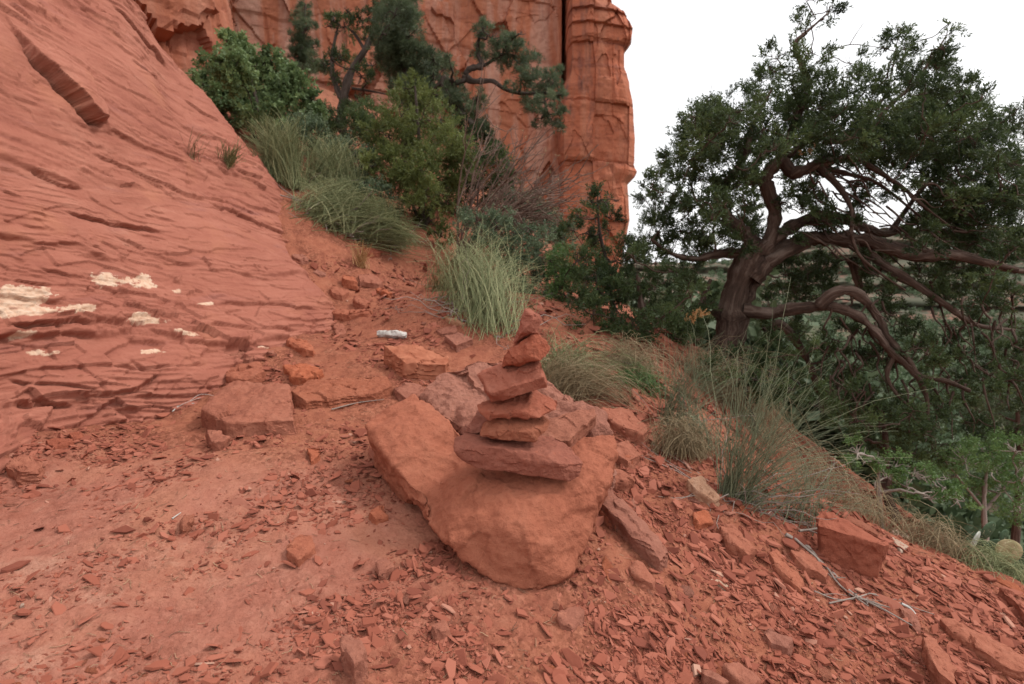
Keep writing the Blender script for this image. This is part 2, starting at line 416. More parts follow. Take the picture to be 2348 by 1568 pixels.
# polar sheet, fine near the photographer, reaching the horizon
ang = np.radians(np.concatenate([np.linspace(-180, -62, 60)[:-1], np.linspace(-62, 62, 760), np.linspace(62, 180, 60)[1:]]))
rad = np.concatenate([np.geomspace(.25, .95, 18)[:-1], np.geomspace(.95, 4.2, 430), np.geomspace(4.2, 25, 150)[1:], np.geomspace(25, 2600, 90)[1:]])
A, R = np.meshgrid(ang, rad)
X = R * np.sin(A); Y = R * np.cos(A); Z = G(X, Y)
rocky = np.clip((1 - sstep(-.9, .1, X - .25 * (Y - 1.6) + .5 * fbm(np.stack([X, Y, 0 * X], -1) * 1.3, 4))) * (1 - sstep(2.2, 2.9, Y)), 0, 1)
ground = link('ground', mesh_np('ground', np.stack([X, Y, Z], -1).reshape(-1, 3), grid_faces(*X.shape)[:, ::-1],
              attrs={'rocky': rocky.ravel(), 'far': sstep(9, 30, R).ravel()}), M_ground)
tag(ground, 'red dirt path and rubble slope covered in broken sandstone', kind='structure')

# ------------------------------------------------------------------ slickrock slope on the left: x = g(y, z)
cpts = [(-120, 0, 3.0), (-120, 270, 2.15), (-120, 400, 1.95), (0, 0, 3.9), (0, 150, 3.2), (0, 270, 2.88), (0, 330, 2.74), (0, 405, 2.62), (60, 0, 4.5), (115, 0, 5.2), (160, 70, 5.6),
        (200, 115, 5.9), (240, 145, 6.15), (270, 175, 6.4), (130, 150, 4.35), (130, 70, 4.75), (70, 200, 3.5), (150, 250, 4.0), (250, 232, 5.3), (300, 268, 5.55), (150, 330, 3.45), (250, 325, 4.1),
        (325, 296, 5.0), (100, 385, 2.98), (200, 375, 3.4), (280, 345, 4.1), (60, 60, 4.0)]
cw = np.array([at(*c) for c in cpts])
back = np.array([(-3.75, 5.9, 2.6), (-3.4, 6.5, 1.9), (-3.1, 7.0, 1.0), (-4.6, 6.4, 2.8), (-4.3, 7.2, 1.6), (-3.2, 7.4, .3), (-3.9, 5.6, 3.1), (-4.0, 4.2, 3.0), (-4.9, 5.0, 4.2), (-3.6, 3.0, 3.), (-1.6, 5.4, -.9),
                 (-1.75, 3.6, -1.1), (-1.9, 2.3, -1.15), (-2.0, 1.4, -1.1), (-2.7, 1.4, .2), (-3.4, 1.4, 2.2)])
cw = np.r_[cw, back]
stp = TPS(cw[:, 1:], cw[:, 0], .02)
ys = np.concatenate([np.linspace(1.2, 2.4, 50)[:-1], np.linspace(2.4, 5.0, 400), np.linspace(5.0, 7.6, 230)[1:]])
zs = np.concatenate([np.linspace(-1.25, .55, 330), np.linspace(.55, 3.6, 330)[1:]])
YY, ZZ = np.meshgrid(ys, zs)
XX = stp(np.stack([YY, ZZ], -1))
S = np.stack([XX, YY, ZZ], -1)
du = np.gradient(S, axis=1); dv = np.gradient(S, axis=0)
nrm = np.cross(du, dv); nrm /= np.linalg.norm(nrm, axis=2)[..., None] + 1e-9
if nrm[..., 0].mean() < 0: nrm = -nrm
bed = ZZ + .125 * YY + .03 * YY * np.sin(ZZ * .7) + .10 * fbm(np.stack([YY * .9, ZZ * 1.3, XX], -1), 3) 
q = np.stack([YY * 1.0, ZZ * 3.5, XX], -1)
D = .05 * fbm(S * .9, 3) + .007 * fbm(q * 2.0, 4)
wig = .16 * fbm(np.stack([YY * 2.4, ZZ * 7, XX * 2], -1), 4)
msk = lambda f, o, a=-.05, b=.22: sstep(a, b, perlin(np.stack([YY * f, ZZ * f * 2.6, XX * f], -1) + o))
lowz = 1 - sstep(-.35, .1, ZZ + .10 * (YY - 2.6))
D += .030 * saw(bed / .53 + wig) * msk(.8, 1., .0, .25) + .012 * saw(bed / .15 + wig * 1.5) * msk(1.3, 4., .05, .25) + .009 * saw(bed / .052 + wig * 2) * msk(2.0, 8., .05, .25)
D += .005 * saw(bed / .021 + wig * 3, .12) * msk(2.6, 3., .05, .25)
D += lowz * (.03 * saw(bed / .19 + wig * 1.6) * msk(1.1, 14., -.15, .15) + .016 * saw(bed / .045 + wig * 2) * msk(1.8, 12., -.1, .2))
def facets(a, b, n, seed, amp, tilt, warp=.35, tiles=1):
    r_ = np.random.default_rng(seed); q_ = np.stack([a, b, 0 * a + seed], -1)
    aw = a + warp * fbm(q_ * .5, 2, .3); bw = b + warp * fbm(q_ * .5 + 9, 2, .3)
    A0, A1, B0, B1 = aw.min(), aw.max(), bw.min(), bw.max()
    sx = r_.uniform(A0, A1, n); sy = r_.uniform(B0, B1, n); of = r_.normal(0, 1, n); ta = r_.normal(0, 1, n); tb_ = r_.normal(0, .4, n)
    out = np.zeros(a.shape); mg = 3.2 * math.sqrt((A1 - A0) * (B1 - B0) / n)
    for i0 in np.array_split(np.arange(a.shape[0]), tiles):
        for j0 in np.array_split(np.arange(a.shape[1]), tiles):
            w_ = np.ix_(i0, j0); x_, y_ = aw[w_], bw[w_]; best = np.full(x_.shape, 1e9); o_ = np.zeros(x_.shape)
            for k in np.where((sx > x_.min() - mg) & (sx < x_.max() + mg) & (sy > y_.min() - mg) & (sy < y_.max() + mg))[0]:
                d_ = np.maximum(np.abs(x_ - sx[k]), np.abs(y_ - sy[k]) * .6) + .25 * np.abs(x_ - sx[k]); m_ = d_ < best
                best = np.where(m_, d_, best); o_ = np.where(m_, amp * of[k] + tilt * (ta[k] * (x_ - sx[k]) + tb_[k] * (y_ - sy[k])), o_)
            out[w_] = o_
    return out
def facets3(p, n, seed, amp, tilt):
    r_ = np.random.default_rng(seed); sd_ = p[r_.integers(0, len(p), n)]; of = r_.normal(0, amp, n); tv = r_.normal(0, tilt, (n, 3)); best = np.full(len(p), 1e9); out = np.zeros(len(p))
    pw_ = p + .02 * np.stack([fbm(p * 9, 2), fbm(p * 9 + 5, 2), fbm(p * 9 + 11, 2)], -1)
    for k in range(n):
        dv_ = pw_ - sd_[k]; d_ = (dv_ ** 2).sum(1); m_ = d_ < best; best = np.where(m_, d_, best); out = np.where(m_, of[k] + dv_ @ tv[k], out)
    return out
bedk = bed * 7.
fm = msk(.9, 21., -.12, .12)
D += (.3 + .7 * fm) * facets(YY * 1.15, bedk, 1500, 41, .010, .030, .10, 12) + fm * facets(YY * 1.5, bed * 16., 5200, 42, .004, .016, .08, 24)
nlow = int(np.searchsorted(zs, .12)); sl_ = (slice(0, nlow), slice(None))
D[sl_] += lowz[sl_] * (facets(YY[sl_] * 1.0, ZZ[sl_] * 4., 330, 31, .022, .05, .12) + facets(YY[sl_], ZZ[sl_] * 4., 900, 32, .008, .03, .08))
# open joints cutting the low ledges
jx = YY + .35 * ZZ + .10 * fbm(S * 2.2, 3)
jf = np.abs((jx / .42) % 1 - .5) * .42
D -= lowz * .02 * np.exp(-(jf / .012) ** 2) * msk(1.4, 6., .05, .25)

def slope_yz(pts):
    out = []
    for (u, v) in pts:
        d = ray(u, v); y = np.linspace(1.3, 7.4, 3000); p = d[None] * (y / d[1])[:, None]
        f = p[:, 0] - stp(p[:, 1:])
        k = np.where(f < 0)[0]
        k = k[0] if len(k) else np.argmin(np.abs(f))
        out.append(p[k, 1:])
    return np.array(out)

def ledge(pts, amp, reach, under=.5, wide=False):
    """rock above the line stands proud of the rock below it; the line is a sharp undercut"""
    global D
    L = slope_yz(pts); seg = np.diff(L, axis=0); ln = np.hypot(seg[:, 0], seg[:, 1]); cum = np.r_[0, np.cumsum(ln)]
    lo = L.min(0) - 2.2 * reach; hi = L.max(0) + 2.2 * reach
    sel = (YY > lo[0]) & (YY < hi[0]) & (ZZ > lo[1]) & (ZZ < hi[1])
    Q = np.stack([YY[sel], ZZ[sel]], -1)
    Q = Q + (.05 if wide else .018) * np.stack([fbm(np.c_[Q * 9, 0 * Q[:, :1]], 3), fbm(np.c_[Q * 9, 0 * Q[:, :1] + 5], 3)], -1)
    best = np.full(len(Q), 1e9); sg = np.zeros(len(Q)); tt = np.zeros(len(Q))
    for k in range(len(seg)):
        w_ = Q - L[k]; t = np.clip((w_ @ seg[k]) / ln[k] ** 2, 0, 1)
        dd = w_ - t[:, None] * seg[k]; d = np.hypot(dd[:, 0], dd[:, 1])
        cr = seg[k, 0] * w_[:, 1] - seg[k, 1] * w_[:, 0]
        b = d < best; best[b] = d[b]; sg[b] = np.sign(cr[b]); tt[b] = (cum[k] + t[b] * ln[k]) / cum[-1]
    taper = sstep(0, .7, tt) * (1 - sstep(.9, 1.0, tt)) * (1 + .5 * perlin(np.c_[tt * 6, 0 * tt, 0 * tt])) if wide else sstep(0, .22, tt) * (1 - sstep(.80, 1.0, tt))
    up = np.exp(-(best / reach) ** 1.3) * amp * (1. if wide else .22)
    dn = -np.exp(-(best / (.045 if wide else .011))) * amp * (under if wide else .75)
    k = sstep(-.006, .006, best * sg)
    D[sel] += taper * (up * k + dn * (1 - k))

def dsp(*a): return [(x * DS, y * DS) for x, y in a]
ledge(dsp((-20, 0), (20, 50), (70, 120), (140, 190), (180, 235), (215, 270), (248, 290)), .085, .22, 1.5, True)
ledge(dsp((0, 745), (60, 750), (130, 742), (210, 735)), .10, .10)
ledge(dsp((130, 742), (215, 738), (300, 742), (395, 728)), .06, .09)
ledge(dsp((330, 745), (390, 762), (460, 768)), .05, .06)
ledge(dsp((50, 370), (110, 400), (150, 420), (200, 430)), .05, .10)
ledge(dsp((140, 478), (220, 500), (310, 518), (385, 537)), .07, .13)
ledge(dsp((200, 345), (290, 385), (360, 420), (425, 455)), .06, .12)
ledge(dsp((450, 455), (560, 500), (640, 535), (730, 575)), .08, .14)
ledge(dsp((250, 0), (310, 65), (355, 120), (392, 165)), .10, .16)
ledge(dsp((300, 130), (340, 165), (370, 190)), .06, .12)
ledge(dsp((415, 225), (460, 260), (505, 285)), .06, .12)
ledge(dsp((530, 390), (560, 405), (600, 415)), .08, .08)
ledge(dsp((430, 440), (520, 470), (600, 500)), .05, .10)
ledge(dsp((480, 345), (500, 385), (525, 400)), .06, .10)
ledge(dsp((80, 615), (150, 632), (210, 640)), .04, .06)
ledge(dsp((190, 650), (280, 668), (345, 668)), .035, .06)
ledge(dsp((420, 620), (520, 622), (640, 640)), .03, .06)
ledge(dsp((480, 690), (600, 690), (740, 710)), .05, .07)
ledge(dsp((440, 745), (560, 748), (700, 752)), .06, .07)
ledge(dsp((0, 870), (70, 885), (150, 890), (230, 900)), .05, .06)
ledge(dsp((160, 820), (210, 870), (240, 912)), .03, .05)
ledge(dsp((240, 912), (310, 895), (350, 870), (370, 850)), .09, .07)
ledge(dsp((280, 810), (330, 840), (400, 835), (480, 830)), .06, .07)
ledge(dsp((0, 935), (60, 940), (110, 930), (180, 935)), .07, .07)
ledge(dsp((20, 640), (120, 655)), .03, .05)
for k in range(210):
    u0 = rng.uniform(-20, 640); v0 = rng.uniform(30, 760); ln_ = 30 + rng.pareto(2.2) * 60; ln_ = min(ln_, 330); sl = .62 - v0 / 1500 + rng.normal(0, .05)
    ledge(dsp((u0, v0), (u0 + ln_ * .5, v0 + ln_ * sl * .5 + rng.normal(0, 3)), (u0 + ln_, v0 + ln_ * sl)), rng.uniform(.006, .022), rng.uniform(.02, .05))
# flaked-off cream coating
cream = np.zeros_like(YY)
cn = fbm(np.stack([YY * 7, ZZ * 16, XX * 3], -1), 6, .72)
for (u, v, ru, rv, k) in [(30, 690, 75, 34, 1.25), (35, 718, 95, 16, 1.2), (160, 715, 52, 12, 1.0), (345, 727, 50, 11, 1.1), (270, 640, 75, 14, .8), (405, 665, 14, 6, .9), (470, 693, 22, 4, .9),
                          (330, 652, 30, 8, .9), (90, 808, 40, 8, .5), (425, 760, 38, 5, 1.0), (360, 800, 40, 5, .35), (60, 772, 30, 10, .35), (600, 800, 40, 4, .3)]:
    L = slope_yz(dsp((u, v), (u + ru, v), (u, v - rv)))
    ay = L[1] - L[0]; az = L[2] - L[0]; Mi = np.linalg.inv(np.stack([ay, az], 1))
    qd = np.stack([YY - L[0, 0], ZZ - L[0, 1]], -1) @ Mi.T
    e = 1 - np.hypot(qd[..., 0], qd[..., 1])
    cream = np.maximum(cream, sstep(.02, .12, e * k + .75 * cn - (.0 if k > 1 else .12)) * (e > -.35))
D += .002 * cream
S2 = S + nrm * D[..., None]
slope = link('rock_slope', mesh_np('rock_slope', S2.reshape(-1, 3), grid_faces(*YY.shape), attrs={'cream': cream.ravel()}), M_slope)
tag(slope, 'smooth tilted red sandstone slope with thin layers and cream flaked patches', kind='structure')

# ------------------------------------------------------------------ cliffs and far hills
def wall(name, plan, z0, z1, nu, nv, amp, mat, tilt, seed, jo=1., lean=0., nf=130):
    plan = np.array(plan, float); seg = np.linalg.norm(np.diff(plan, axis=0), axis=1); cum = np.r_[0, np.cumsum(seg)]
    s = np.linspace(0, cum[-1], nu); px = np.interp(s, cum, plan[:, 0]); py = np.interp(s, cum, plan[:, 1])
    z = np.linspace(z0, z1, nv); Sg, Zg = np.meshgrid(s, z)
    B = np.stack([np.interp(Sg, s, px), np.interp(Sg, s, py), Zg], -1)
    tx, ty = np.gradient(px), np.gradient(py); l_ = np.hypot(tx, ty); nx, ny = ty / l_, -tx / l_
    ker = np.ones(15) / 15; nx = np.convolve(np.pad(nx, 7, 'edge'), ker, 'valid'); ny = np.convolve(np.pad(ny, 7, 'edge'), ker, 'valid')
    nn = np.stack([np.interp(Sg, s, nx), np.interp(Sg, s, ny), 0 * Zg], -1)
    qq = np.stack([Sg, Zg, 0 * Sg + seed], -1)
    bedc = Zg + tilt * Sg + .12 * fbm(qq * .25, 3)
    jn = Sg + .6 * fbm(qq * np.array([.5, .12, 1]), 3)
    cell = np.floor(jn / 2.3); off = np.sin(cell * 12.9898 + seed + np.floor(bedc / 5.) * 4.1) * .5
    d = amp * (1.0 * fbm(qq * np.array([.22, .12, 1]), 4) + .55 * off * jo + .5 * saw(bedc / 3.1 + .06 * fbm(qq * .6, 3)) * sstep(-.1, .2, perlin(qq * .3 + 3))
               + .16 * saw(bedc / .8 + .08 * fbm(qq, 3)) * sstep(0, .25, perlin(qq * .4 + 9)) + .35 * fbm(qq * 1.1, 5, .55) + .10 * fbm(qq * 4.5, 3))
    jd = np.abs((jn / 2.3) % 1 - .5); d -= amp * .5 * np.exp(-((.5 - jd) * 2.3 / .07) ** 2) * sstep(0, .2, perlin(qq * .35 + 5)) * jo
    d = .30 * d + facets(Sg, Zg, int(nf), int(seed * 10), .36 * amp, .08, .05, 6) + facets(Sg, Zg * 1.6, int(nf * 7), int(seed * 10) + 1, .07 * amp, .035, .05, 10)
    if name == 'cliff': d = d * (1 - .92 * sstep(cum[-1] - 8.4, cum[-1] - 7.1, Sg))
    V = B + nn * (d + lean * (Zg - z0))[..., None]
    F = grid_faces(nv, nu)
    o = link(name, mesh_np(name, V.reshape(-1, 3), F, smooth=False), mat); return o
c_ = at(566, 60, 28.6)
cl = wall('cliff', [(-23, 19.8), (-17, 24), (-11, 26.5), (-5, 27.6), (c_[0] - .24, 28.7), (c_[0] - .2, 36)], -4, 24, 640, 460, .8, M_cliff, .10, 3.3)
tag(cl, 'tall orange red sandstone cliff with pale vertical streaks behind the trees', kind='structure')
nb_ = wall('near_outcrop', [(-17, 9.2), (-12, 10.8), (-8.6, 12.2), (-7.4, 12.9), (-6.85, 13.9), (-7.1, 15.5), (-9, 18)], 1.5, 17, 240, 200, .55, M_near, .25, 8.1, .8, -.015)
tag(nb_, 'dark red overhanging rock bulge above the slickrock slope', kind='structure')
# free-standing pillar at the cliff's end: its right edge profile runs from the cap to the foot
prof = [(613, -60), (613, 4), (626, 14), (633.5, 32), (632, 42), (625, 50), (624.5, 68), (630, 84), (635, 108), (636.5, 140), (635, 165), (639, 172), (637, 176), (629, 184), (630.5, 220), (625, 245), (622, 268), (622, 420)]
pw = np.array([at(u, v, 27.6) for u, v in prof])[::-1]
zp = np.concatenate([np.linspace(-8, 1, 40)[:-1], np.linspace(1, 17.5, 360)])
xr = np.interp(zp, pw[:, 2], pw[:, 0]); xl = at(569, 100, 27)[0] - .3 * (1 - sstep(8.2, 9.0, zp))
nth = 220; sec = np.linspace(0, 1, nth)
Vp = np.zeros((len(zp), nth, 3))
for i_, z_ in enumerate(zp):
    a, b = xl, xr
    L0, R0 = xl[i_], xr[i_]
    plan = np.array([(L0, 33), (L0, 27.7), (L0 + .12, 27.1), (L0 + .8, 26.8), (R0 - 1.2, 26.8), (R0 - .5, 27.0), (R0 - .12, 27.35), (R0, 27.9), (R0 - .1, 29.5), (R0 - .5, 33), (R0 - 1.5, 38)])
    sg_ = np.r_[0, np.cumsum(np.linalg.norm(np.diff(plan, axis=0), axis=1))]
    wgt = np.array([0, .14, .2, .33, .60, .71, .79, .86, .92, .97, 1.])
    Vp[i_, :, 0] = np.interp(sec, wgt, plan[:, 0]); Vp[i_, :, 1] = np.interp(sec, wgt, plan[:, 1]); Vp[i_, :, 2] = z_
qq = np.stack([Vp[..., 0] + .4 * Vp[..., 1], Vp[..., 2], 0 * Vp[..., 0] + 2.2], -1)
bedc = Vp[..., 2] + .07 * Vp[..., 0] + .06 * fbm(qq * .4, 3)
top = sstep(9.5, 11, Vp[..., 2])
dd = .14 * fbm(qq * .7, 4) + (.06 + .30 * top) * saw(bedc / .62 + .08 * fbm(qq, 3)) * (.35 + .65 * np.maximum(top, sstep(0, .3, perlin(qq * .4)))) + .16 * saw(bedc / 2.6) + .22 * np.sin(np.floor((qq[..., 0] + .3 * fbm(qq * .4, 2)) / .9) * 7.7 + np.floor(bedc / 2.6) * 3.1) + .12 * fbm(qq * 2.5, 4)
dd = .5 * dd + facets(qq[..., 0], qq[..., 1], 60, 5, .07, .02) + facets(qq[..., 0], qq[..., 1], 300, 6, .025, .015, .1)
crk = np.abs(qq[..., 0] - 13.6 + .4 * fbm(qq * .5, 3) - .0 * qq[..., 1]); dd -= .0 * np.exp(-(crk / .06) ** 2)
sidew = np.concatenate([np.linspace(.3, 1, 60), np.ones(90), np.linspace(1, .25, nth - 150)])[None]
Vp[..., 1] -= dd * sidew; Vp[..., 0] += .25 * dd * np.linspace(-1, 1, nth)[None]
pl = link('cliff_pillar', mesh_np('cliff_pillar', Vp.reshape(-1, 3), grid_faces(len(zp), nth), smooth=False), M_pillar)
tag(pl, 'blocky red sandstone pillar with a layered cap at the cliff end', kind='structure')

# far side of the valley
xf = np.linspace(-350, 900, 420); t_ = np.linspace(0, 1, 130); XF, TF = np.meshgrid(xf, t_)
qf = np.stack([XF * .006, TF * 2, 0 * XF], -1)
crest = 6 + 34 * sstep(120, 420, XF) + 12 * fbm(qf * np.array([1., 0, 1]), 4)
ZF = -42 + (crest + 42) * TF ** 1.15; ZF += 5.0 * saw(ZF / 13. + .4 * fbm(qf * 3, 3)) * sstep(.15, .4, TF) + 2.5 * fbm(qf * 7, 4)
YF = 330 + 260 * TF + 26 * fbm(qf * 2.3, 4) - 16 * saw(ZF / 13.) 
fh = link('hills', mesh_np('hills', np.stack([XF, YF, ZF], -1).reshape(-1, 3), grid_faces(*XF.shape)), M_far)
tag(fh, 'far red banded hillside dotted with green scrub across the valley', kind='structure')

# ------------------------------------------------------------------ rocks
def hull_bm(pts):
    bm = bmesh.new()
    for p in pts: bm.verts.new([float(c) for c in p])
    r = bmesh.ops.convex_hull(bm, input=list(bm.verts))
    bmesh.ops.delete(bm, geom=[e for e in set(r['geom_interior'] + r['geom_unused']) if isinstance(e, bmesh.types.BMVert) and e.is_valid], context='VERTS')
    return bm

def rock_mesh(name, pts, maxlen=.02, bev=.006, amp=.005, freq=18., strata=0., axis=(0, 0, 1), seed=0, sharp=32, its=5, nfac=26):
    pts = np.asarray(pts, float)
    bm = hull_bm(pts)
    bmesh.ops.dissolve_limit(bm, angle_limit=.12, verts=list(bm.verts), edges=list(bm.edges))
    if bev: bmesh.ops.bevel(bm, geom=list(bm.edges), offset=bev, offset_type='OFFSET', segments=2, profile=.6, affect='EDGES', clamp_overlap=True)
    bmesh.ops.triangulate(bm, faces=list(bm.faces))
    for k in range(its):
        es = [e for e in bm.edges if e.calc_length() > maxlen]
        if not es: break
        bmesh.ops.subdivide_edges(bm, edges=es, cuts=1)
        bmesh.ops.triangulate(bm, faces=[f for f in bm.faces if len(f.verts) > 3])
    me = bpy.data.meshes.new(name); bm.to_mesh(me); bm.free()
    n = len(me.vertices); co = np.zeros(n * 3); me.vertices.foreach_get('co', co); co = co.reshape(-1, 3)
    no = np.zeros(n * 3); me.vertices.foreach_get('normal', no); no = no.reshape(-1, 3)
    q_ = co + seed * 3.7
    d = amp * (1.5 * fbm(q_ * freq * .45, 3) + .9 * fbm(q_ * freq * 1.6, 3) - .7 * np.clip(fbm(q_ * freq * .9 + 4, 2), .12, 1))
    if nfac: d = d + facets3(co, nfac, seed + 70, amp * .2, .06)
    if strata:
        s = co @ np.asarray(axis, float) + .01 * fbm(q_ * 12, 2)
        d += amp * 1.0 * saw(s / strata + .9 * fbm(q_ * 7, 3)) * sstep(-.1, .2, perlin(q_ * 9 + 3)) * (1 - np.abs(no @ np.asarray(axis, float)))
    co = co + no * d[:, None]
    me.vertices.foreach_set('co', co.ravel()); me.polygons.foreach_set('use_smooth', np.ones(len(me.polygons), bool))
    me.set_sharp_from_angle(angle=math.radians(sharp)); me.update()
    return me

def rock_obj(name, pts, mat, label, cat='rock', group=None, **kw):
    pts = np.asarray(pts, float); c = np.array([pts[:, 0].mean(), pts[:, 1].mean(), pts[:, 2].min()])
    me = rock_mesh(name, pts - c, **kw)
    return tag(link(name, me, mat, loc=c), label, cat, group)

def pts1(lst): return np.array([at(*P1(x, y), d) for x, y, d in lst])

# ---- boulder: two lobes fused, resurfaced and weathered
arm = pts1([(85, 655, 2.52), (110, 620, 2.60), (95, 700, 2.50), (150, 815, 2.45), (240, 545, 2.74), (330, 488, 2.80), (375, 520, 2.76), (430, 600, 2.64), (500, 650, 2.55), (590, 700, 2.46), (330, 1030, 2.16),
            (240, 930, 2.30), (420, 900, 2.22), (330, 700, 2.42), (330, 1000, 2.15), (620, 850, 2.26), (200, 640, 2.56)])
arm = np.r_[arm, arm[[0, 4, 5, 7, 9, 3]] + np.array([.03, .10, -.30])]
main = pts1([(480, 760, 2.36), (700, 760, 2.33), (1110, 740, 2.32), (1270, 690, 2.36), (1345, 700, 2.38), (1360, 800, 2.30), (1300, 940, 2.16), (1180, 965, 2.06), (1210, 1090, 2.06), (1140, 1220, 1.98), (1130, 1400, 1.92),
             (1060, 1440, 1.88), (930, 1500, 1.86), (880, 1462, 1.855), (720, 1440, 1.87), (560, 1325, 1.93), (470, 1230, 1.98), (355, 1110, 2.07), (335, 1045, 2.12), (700, 1000, 2.03), (950, 1010, 1.99), (800, 1200, 1.90),
             (950, 1330, 1.86), (560, 1100, 2.00), (1050, 1200, 1.93)])
main = np.r_[main, main[[0, 2, 4, 5, 6, 9]] + np.array([-.05, .18, -.32]), main[[12, 14, 16, 18]] + np.array([.03, .25, -.10])]
bridge = pts1([(330, 1030, 2.16), (240, 930, 2.32), (420, 900, 2.22), (590, 720, 2.44), (470, 680, 2.52), (480, 1200, 2.0), (355, 1110, 2.09), (620, 1000, 2.05), (700, 800, 2.28)])
bridge = np.r_[bridge, bridge + [0, .2, -.12]]
bm = bmesh.new()
tipb = pts1([(840, 1430, 1.875), (930, 1512, 1.845), (1010, 1465, 1.86), (1120, 1410, 1.90), (940, 1290, 1.875), (780, 1360, 1.885)])
tipb = np.r_[tipb, tipb + [0, .2, .02]]
for h in (arm, main, bridge, tipb):
    b2 = hull_bm(h); tmp = bpy.data.meshes.new('tmp'); b2.to_mesh(tmp); b2.free(); bm.from_mesh(tmp); bpy.data.meshes.remove(tmp)
bmesh.ops.recalc_face_normals(bm, faces=list(bm.faces))
tmp = bpy.data.meshes.new('tmp'); bm.to_mesh(tmp); bm.free()
to = bpy.data.objects.new('tmp', tmp); COL.objects.link(to)
rm = to.modifiers.new('r', 'REMESH'); rm.mode = 'VOXEL'; rm.voxel_size = .0085
sm = to.modifiers.new('s', 'SMOOTH'); sm.factor = .5; sm.iterations = 5
dg = bpy.context.evaluated_depsgraph_get(); dg.update()
bme = bpy.data.meshes.new_from_object(to.evaluated_get(dg)); bpy.data.objects.remove(to)
n = len(bme.vertices); co = np.zeros(n * 3); bme.vertices.foreach_get('co', co); co = co.reshape(-1, 3)
no = np.zeros(n * 3); bme.vertices.foreach_get('normal', no); no = no.reshape(-1, 3)
lowp = sstep(-.1, -.7, no[:, 2])
d = .022 * fbm(co * 4.5, 3) + .006 * fbm(co * 22, 4, .6) + .013 * fbm(co * np.array([9, 9, 16]), 4) - .006 * np.clip(fbm(co * 11 + 3, 3), 0, 1) + .0035 * fbm(co * 45, 3)
d += (.25 + lowp) * .014 * saw((co[:, 2] + .25 * co[:, 1] + .03 * fbm(co * 6, 3)) / .055) * sstep(-.05, .2, perlin(co * 5 + 2))
d += facets3(co, 70, 3, .0035, .05)
# shallow hollow running down the face between the two lobes
a0 = at(*P1(520, 720), 2.40); a1 = at(*P1(400, 1000), 2.14); ax = a1 - a0; tpar = np.clip(((co - a0) @ ax) / (ax @ ax), 0, 1); dist = np.linalg.norm(co - a0 - tpar[:, None] * ax, axis=1)
d -= .045 * np.exp(-(dist / .10) ** 2)
co = co + no * d[:, None]
cb = np.array([co[:, 0].mean(), co[:, 1].mean(), co[:, 2].min()])
bme.vertices.foreach_set('co', (co - cb).ravel()); bme.polygons.foreach_set('use_smooth', np.ones(len(bme.polygons), bool)); bme.update()
tag(link('boulder', bme, M_boulder, loc=cb), 'large smooth red boulder with a curved flank carrying the stacked stones', 'boulder')

bk = pts1([(365, 500, 2.82), (400, 455, 2.88), (480, 385, 2.95), (640, 328, 3.05), (760, 335, 3.05), (1000, 440, 2.92), (1150, 520, 2.78), (1235, 562, 2.70), (1330, 680, 2.50), (1250, 620, 2.52), (1100, 690, 2.42), (600, 690, 2.52), (430, 590, 2.70)])
bk = np.r_[bk, bk + np.array([.0, .05, -.38])]
rock_obj('boulder', bk, M_back, 'rough crumbling red rock block just behind the smooth boulder', 'boulder', maxlen=.013, bev=.02, amp=.032, freq=9., strata=.06, axis=(0, -.3, .95), seed=4, its=7, sharp=25)
plate = pts1([(1010, 625, 2.36), (1100, 590, 2.42), (1240, 565, 2.46), (1255, 600, 2.42), (1180, 680, 2.32), (1110, 735, 2.24), (945, 742, 2.22), (960, 690, 2.28)])
plate = np.r_[plate, plate + np.array([0, .03, -.06])]
rock_obj('rock_plate', plate, M_back, 'thin broken rock plate lying on the boulder right of the stacked stones', 'rock', maxlen=.012, bev=.006, amp=.006, freq=16., seed=5)

# ---- the cairn
def stone(lst, th, label, mat=M_cairn, push=(0, 1, 0), **kw):
    f = pts1(lst); b = f * 1.0; c = f.mean(0); b = c + (f - c) * .86 + np.array(push) * th
    kw = {**dict(maxlen=.0075, bev=.003, amp=.0065, freq=20., its=6, sharp=22), **kw}
    return rock_obj('cairn_stone', np.r_[f, b], mat, label, 'stone', 'stones stacked in the cairn', **kw)
Yc = 2.06
stone([(525, 790, Yc), (535, 722, Yc + .05), (592, 700, Yc + .10), (1060, 742, Yc + .10), (1120, 765, Yc + .07), (1187, 850, Yc + .0), (1165, 915, Yc - .02), (1120, 942, Yc - .03), (1095, 935, Yc - .035), (880, 895, Yc - .02), (655, 872, Yc - .01), (560, 825, Yc),
       (690, 762, Yc - .005), (990, 805, Yc - .025), (1060, 850, Yc - .045)], .10, 'long red slab with front shade painted in, at the bottom of the stacked stones', mat=M_dark, strata=.03, axis=(.05, .1, .99), seed=1, nfac=0)  # darker red paints in the shade of a front turned from the light
stone([(590, 692, Yc + .12), (640, 600, Yc + .13), (655, 585, Yc + .15), (705, 625, Yc + .12), (690, 700, Yc + .10)], .05, 'small upright shard wedged behind the pale lumpy stone of the stack', seed=2)
stone([(658, 712, Yc + .03), (675, 665, Yc + .05), (745, 592, Yc + .08), (800, 590, Yc + .075), (850, 590, Yc + .08), (900, 605, Yc + .07), (1020, 640, Yc + .07), (1005, 680, Yc + .04), (940, 735, Yc + .01), (840, 738, Yc), (700, 715, Yc),
       (760, 680, Yc - .0), (900, 690, Yc - .005)], .11, 'light orange lumpy stone resting on the long bottom slab', mat=M_back, strata=.02, seed=3, amp=.006)
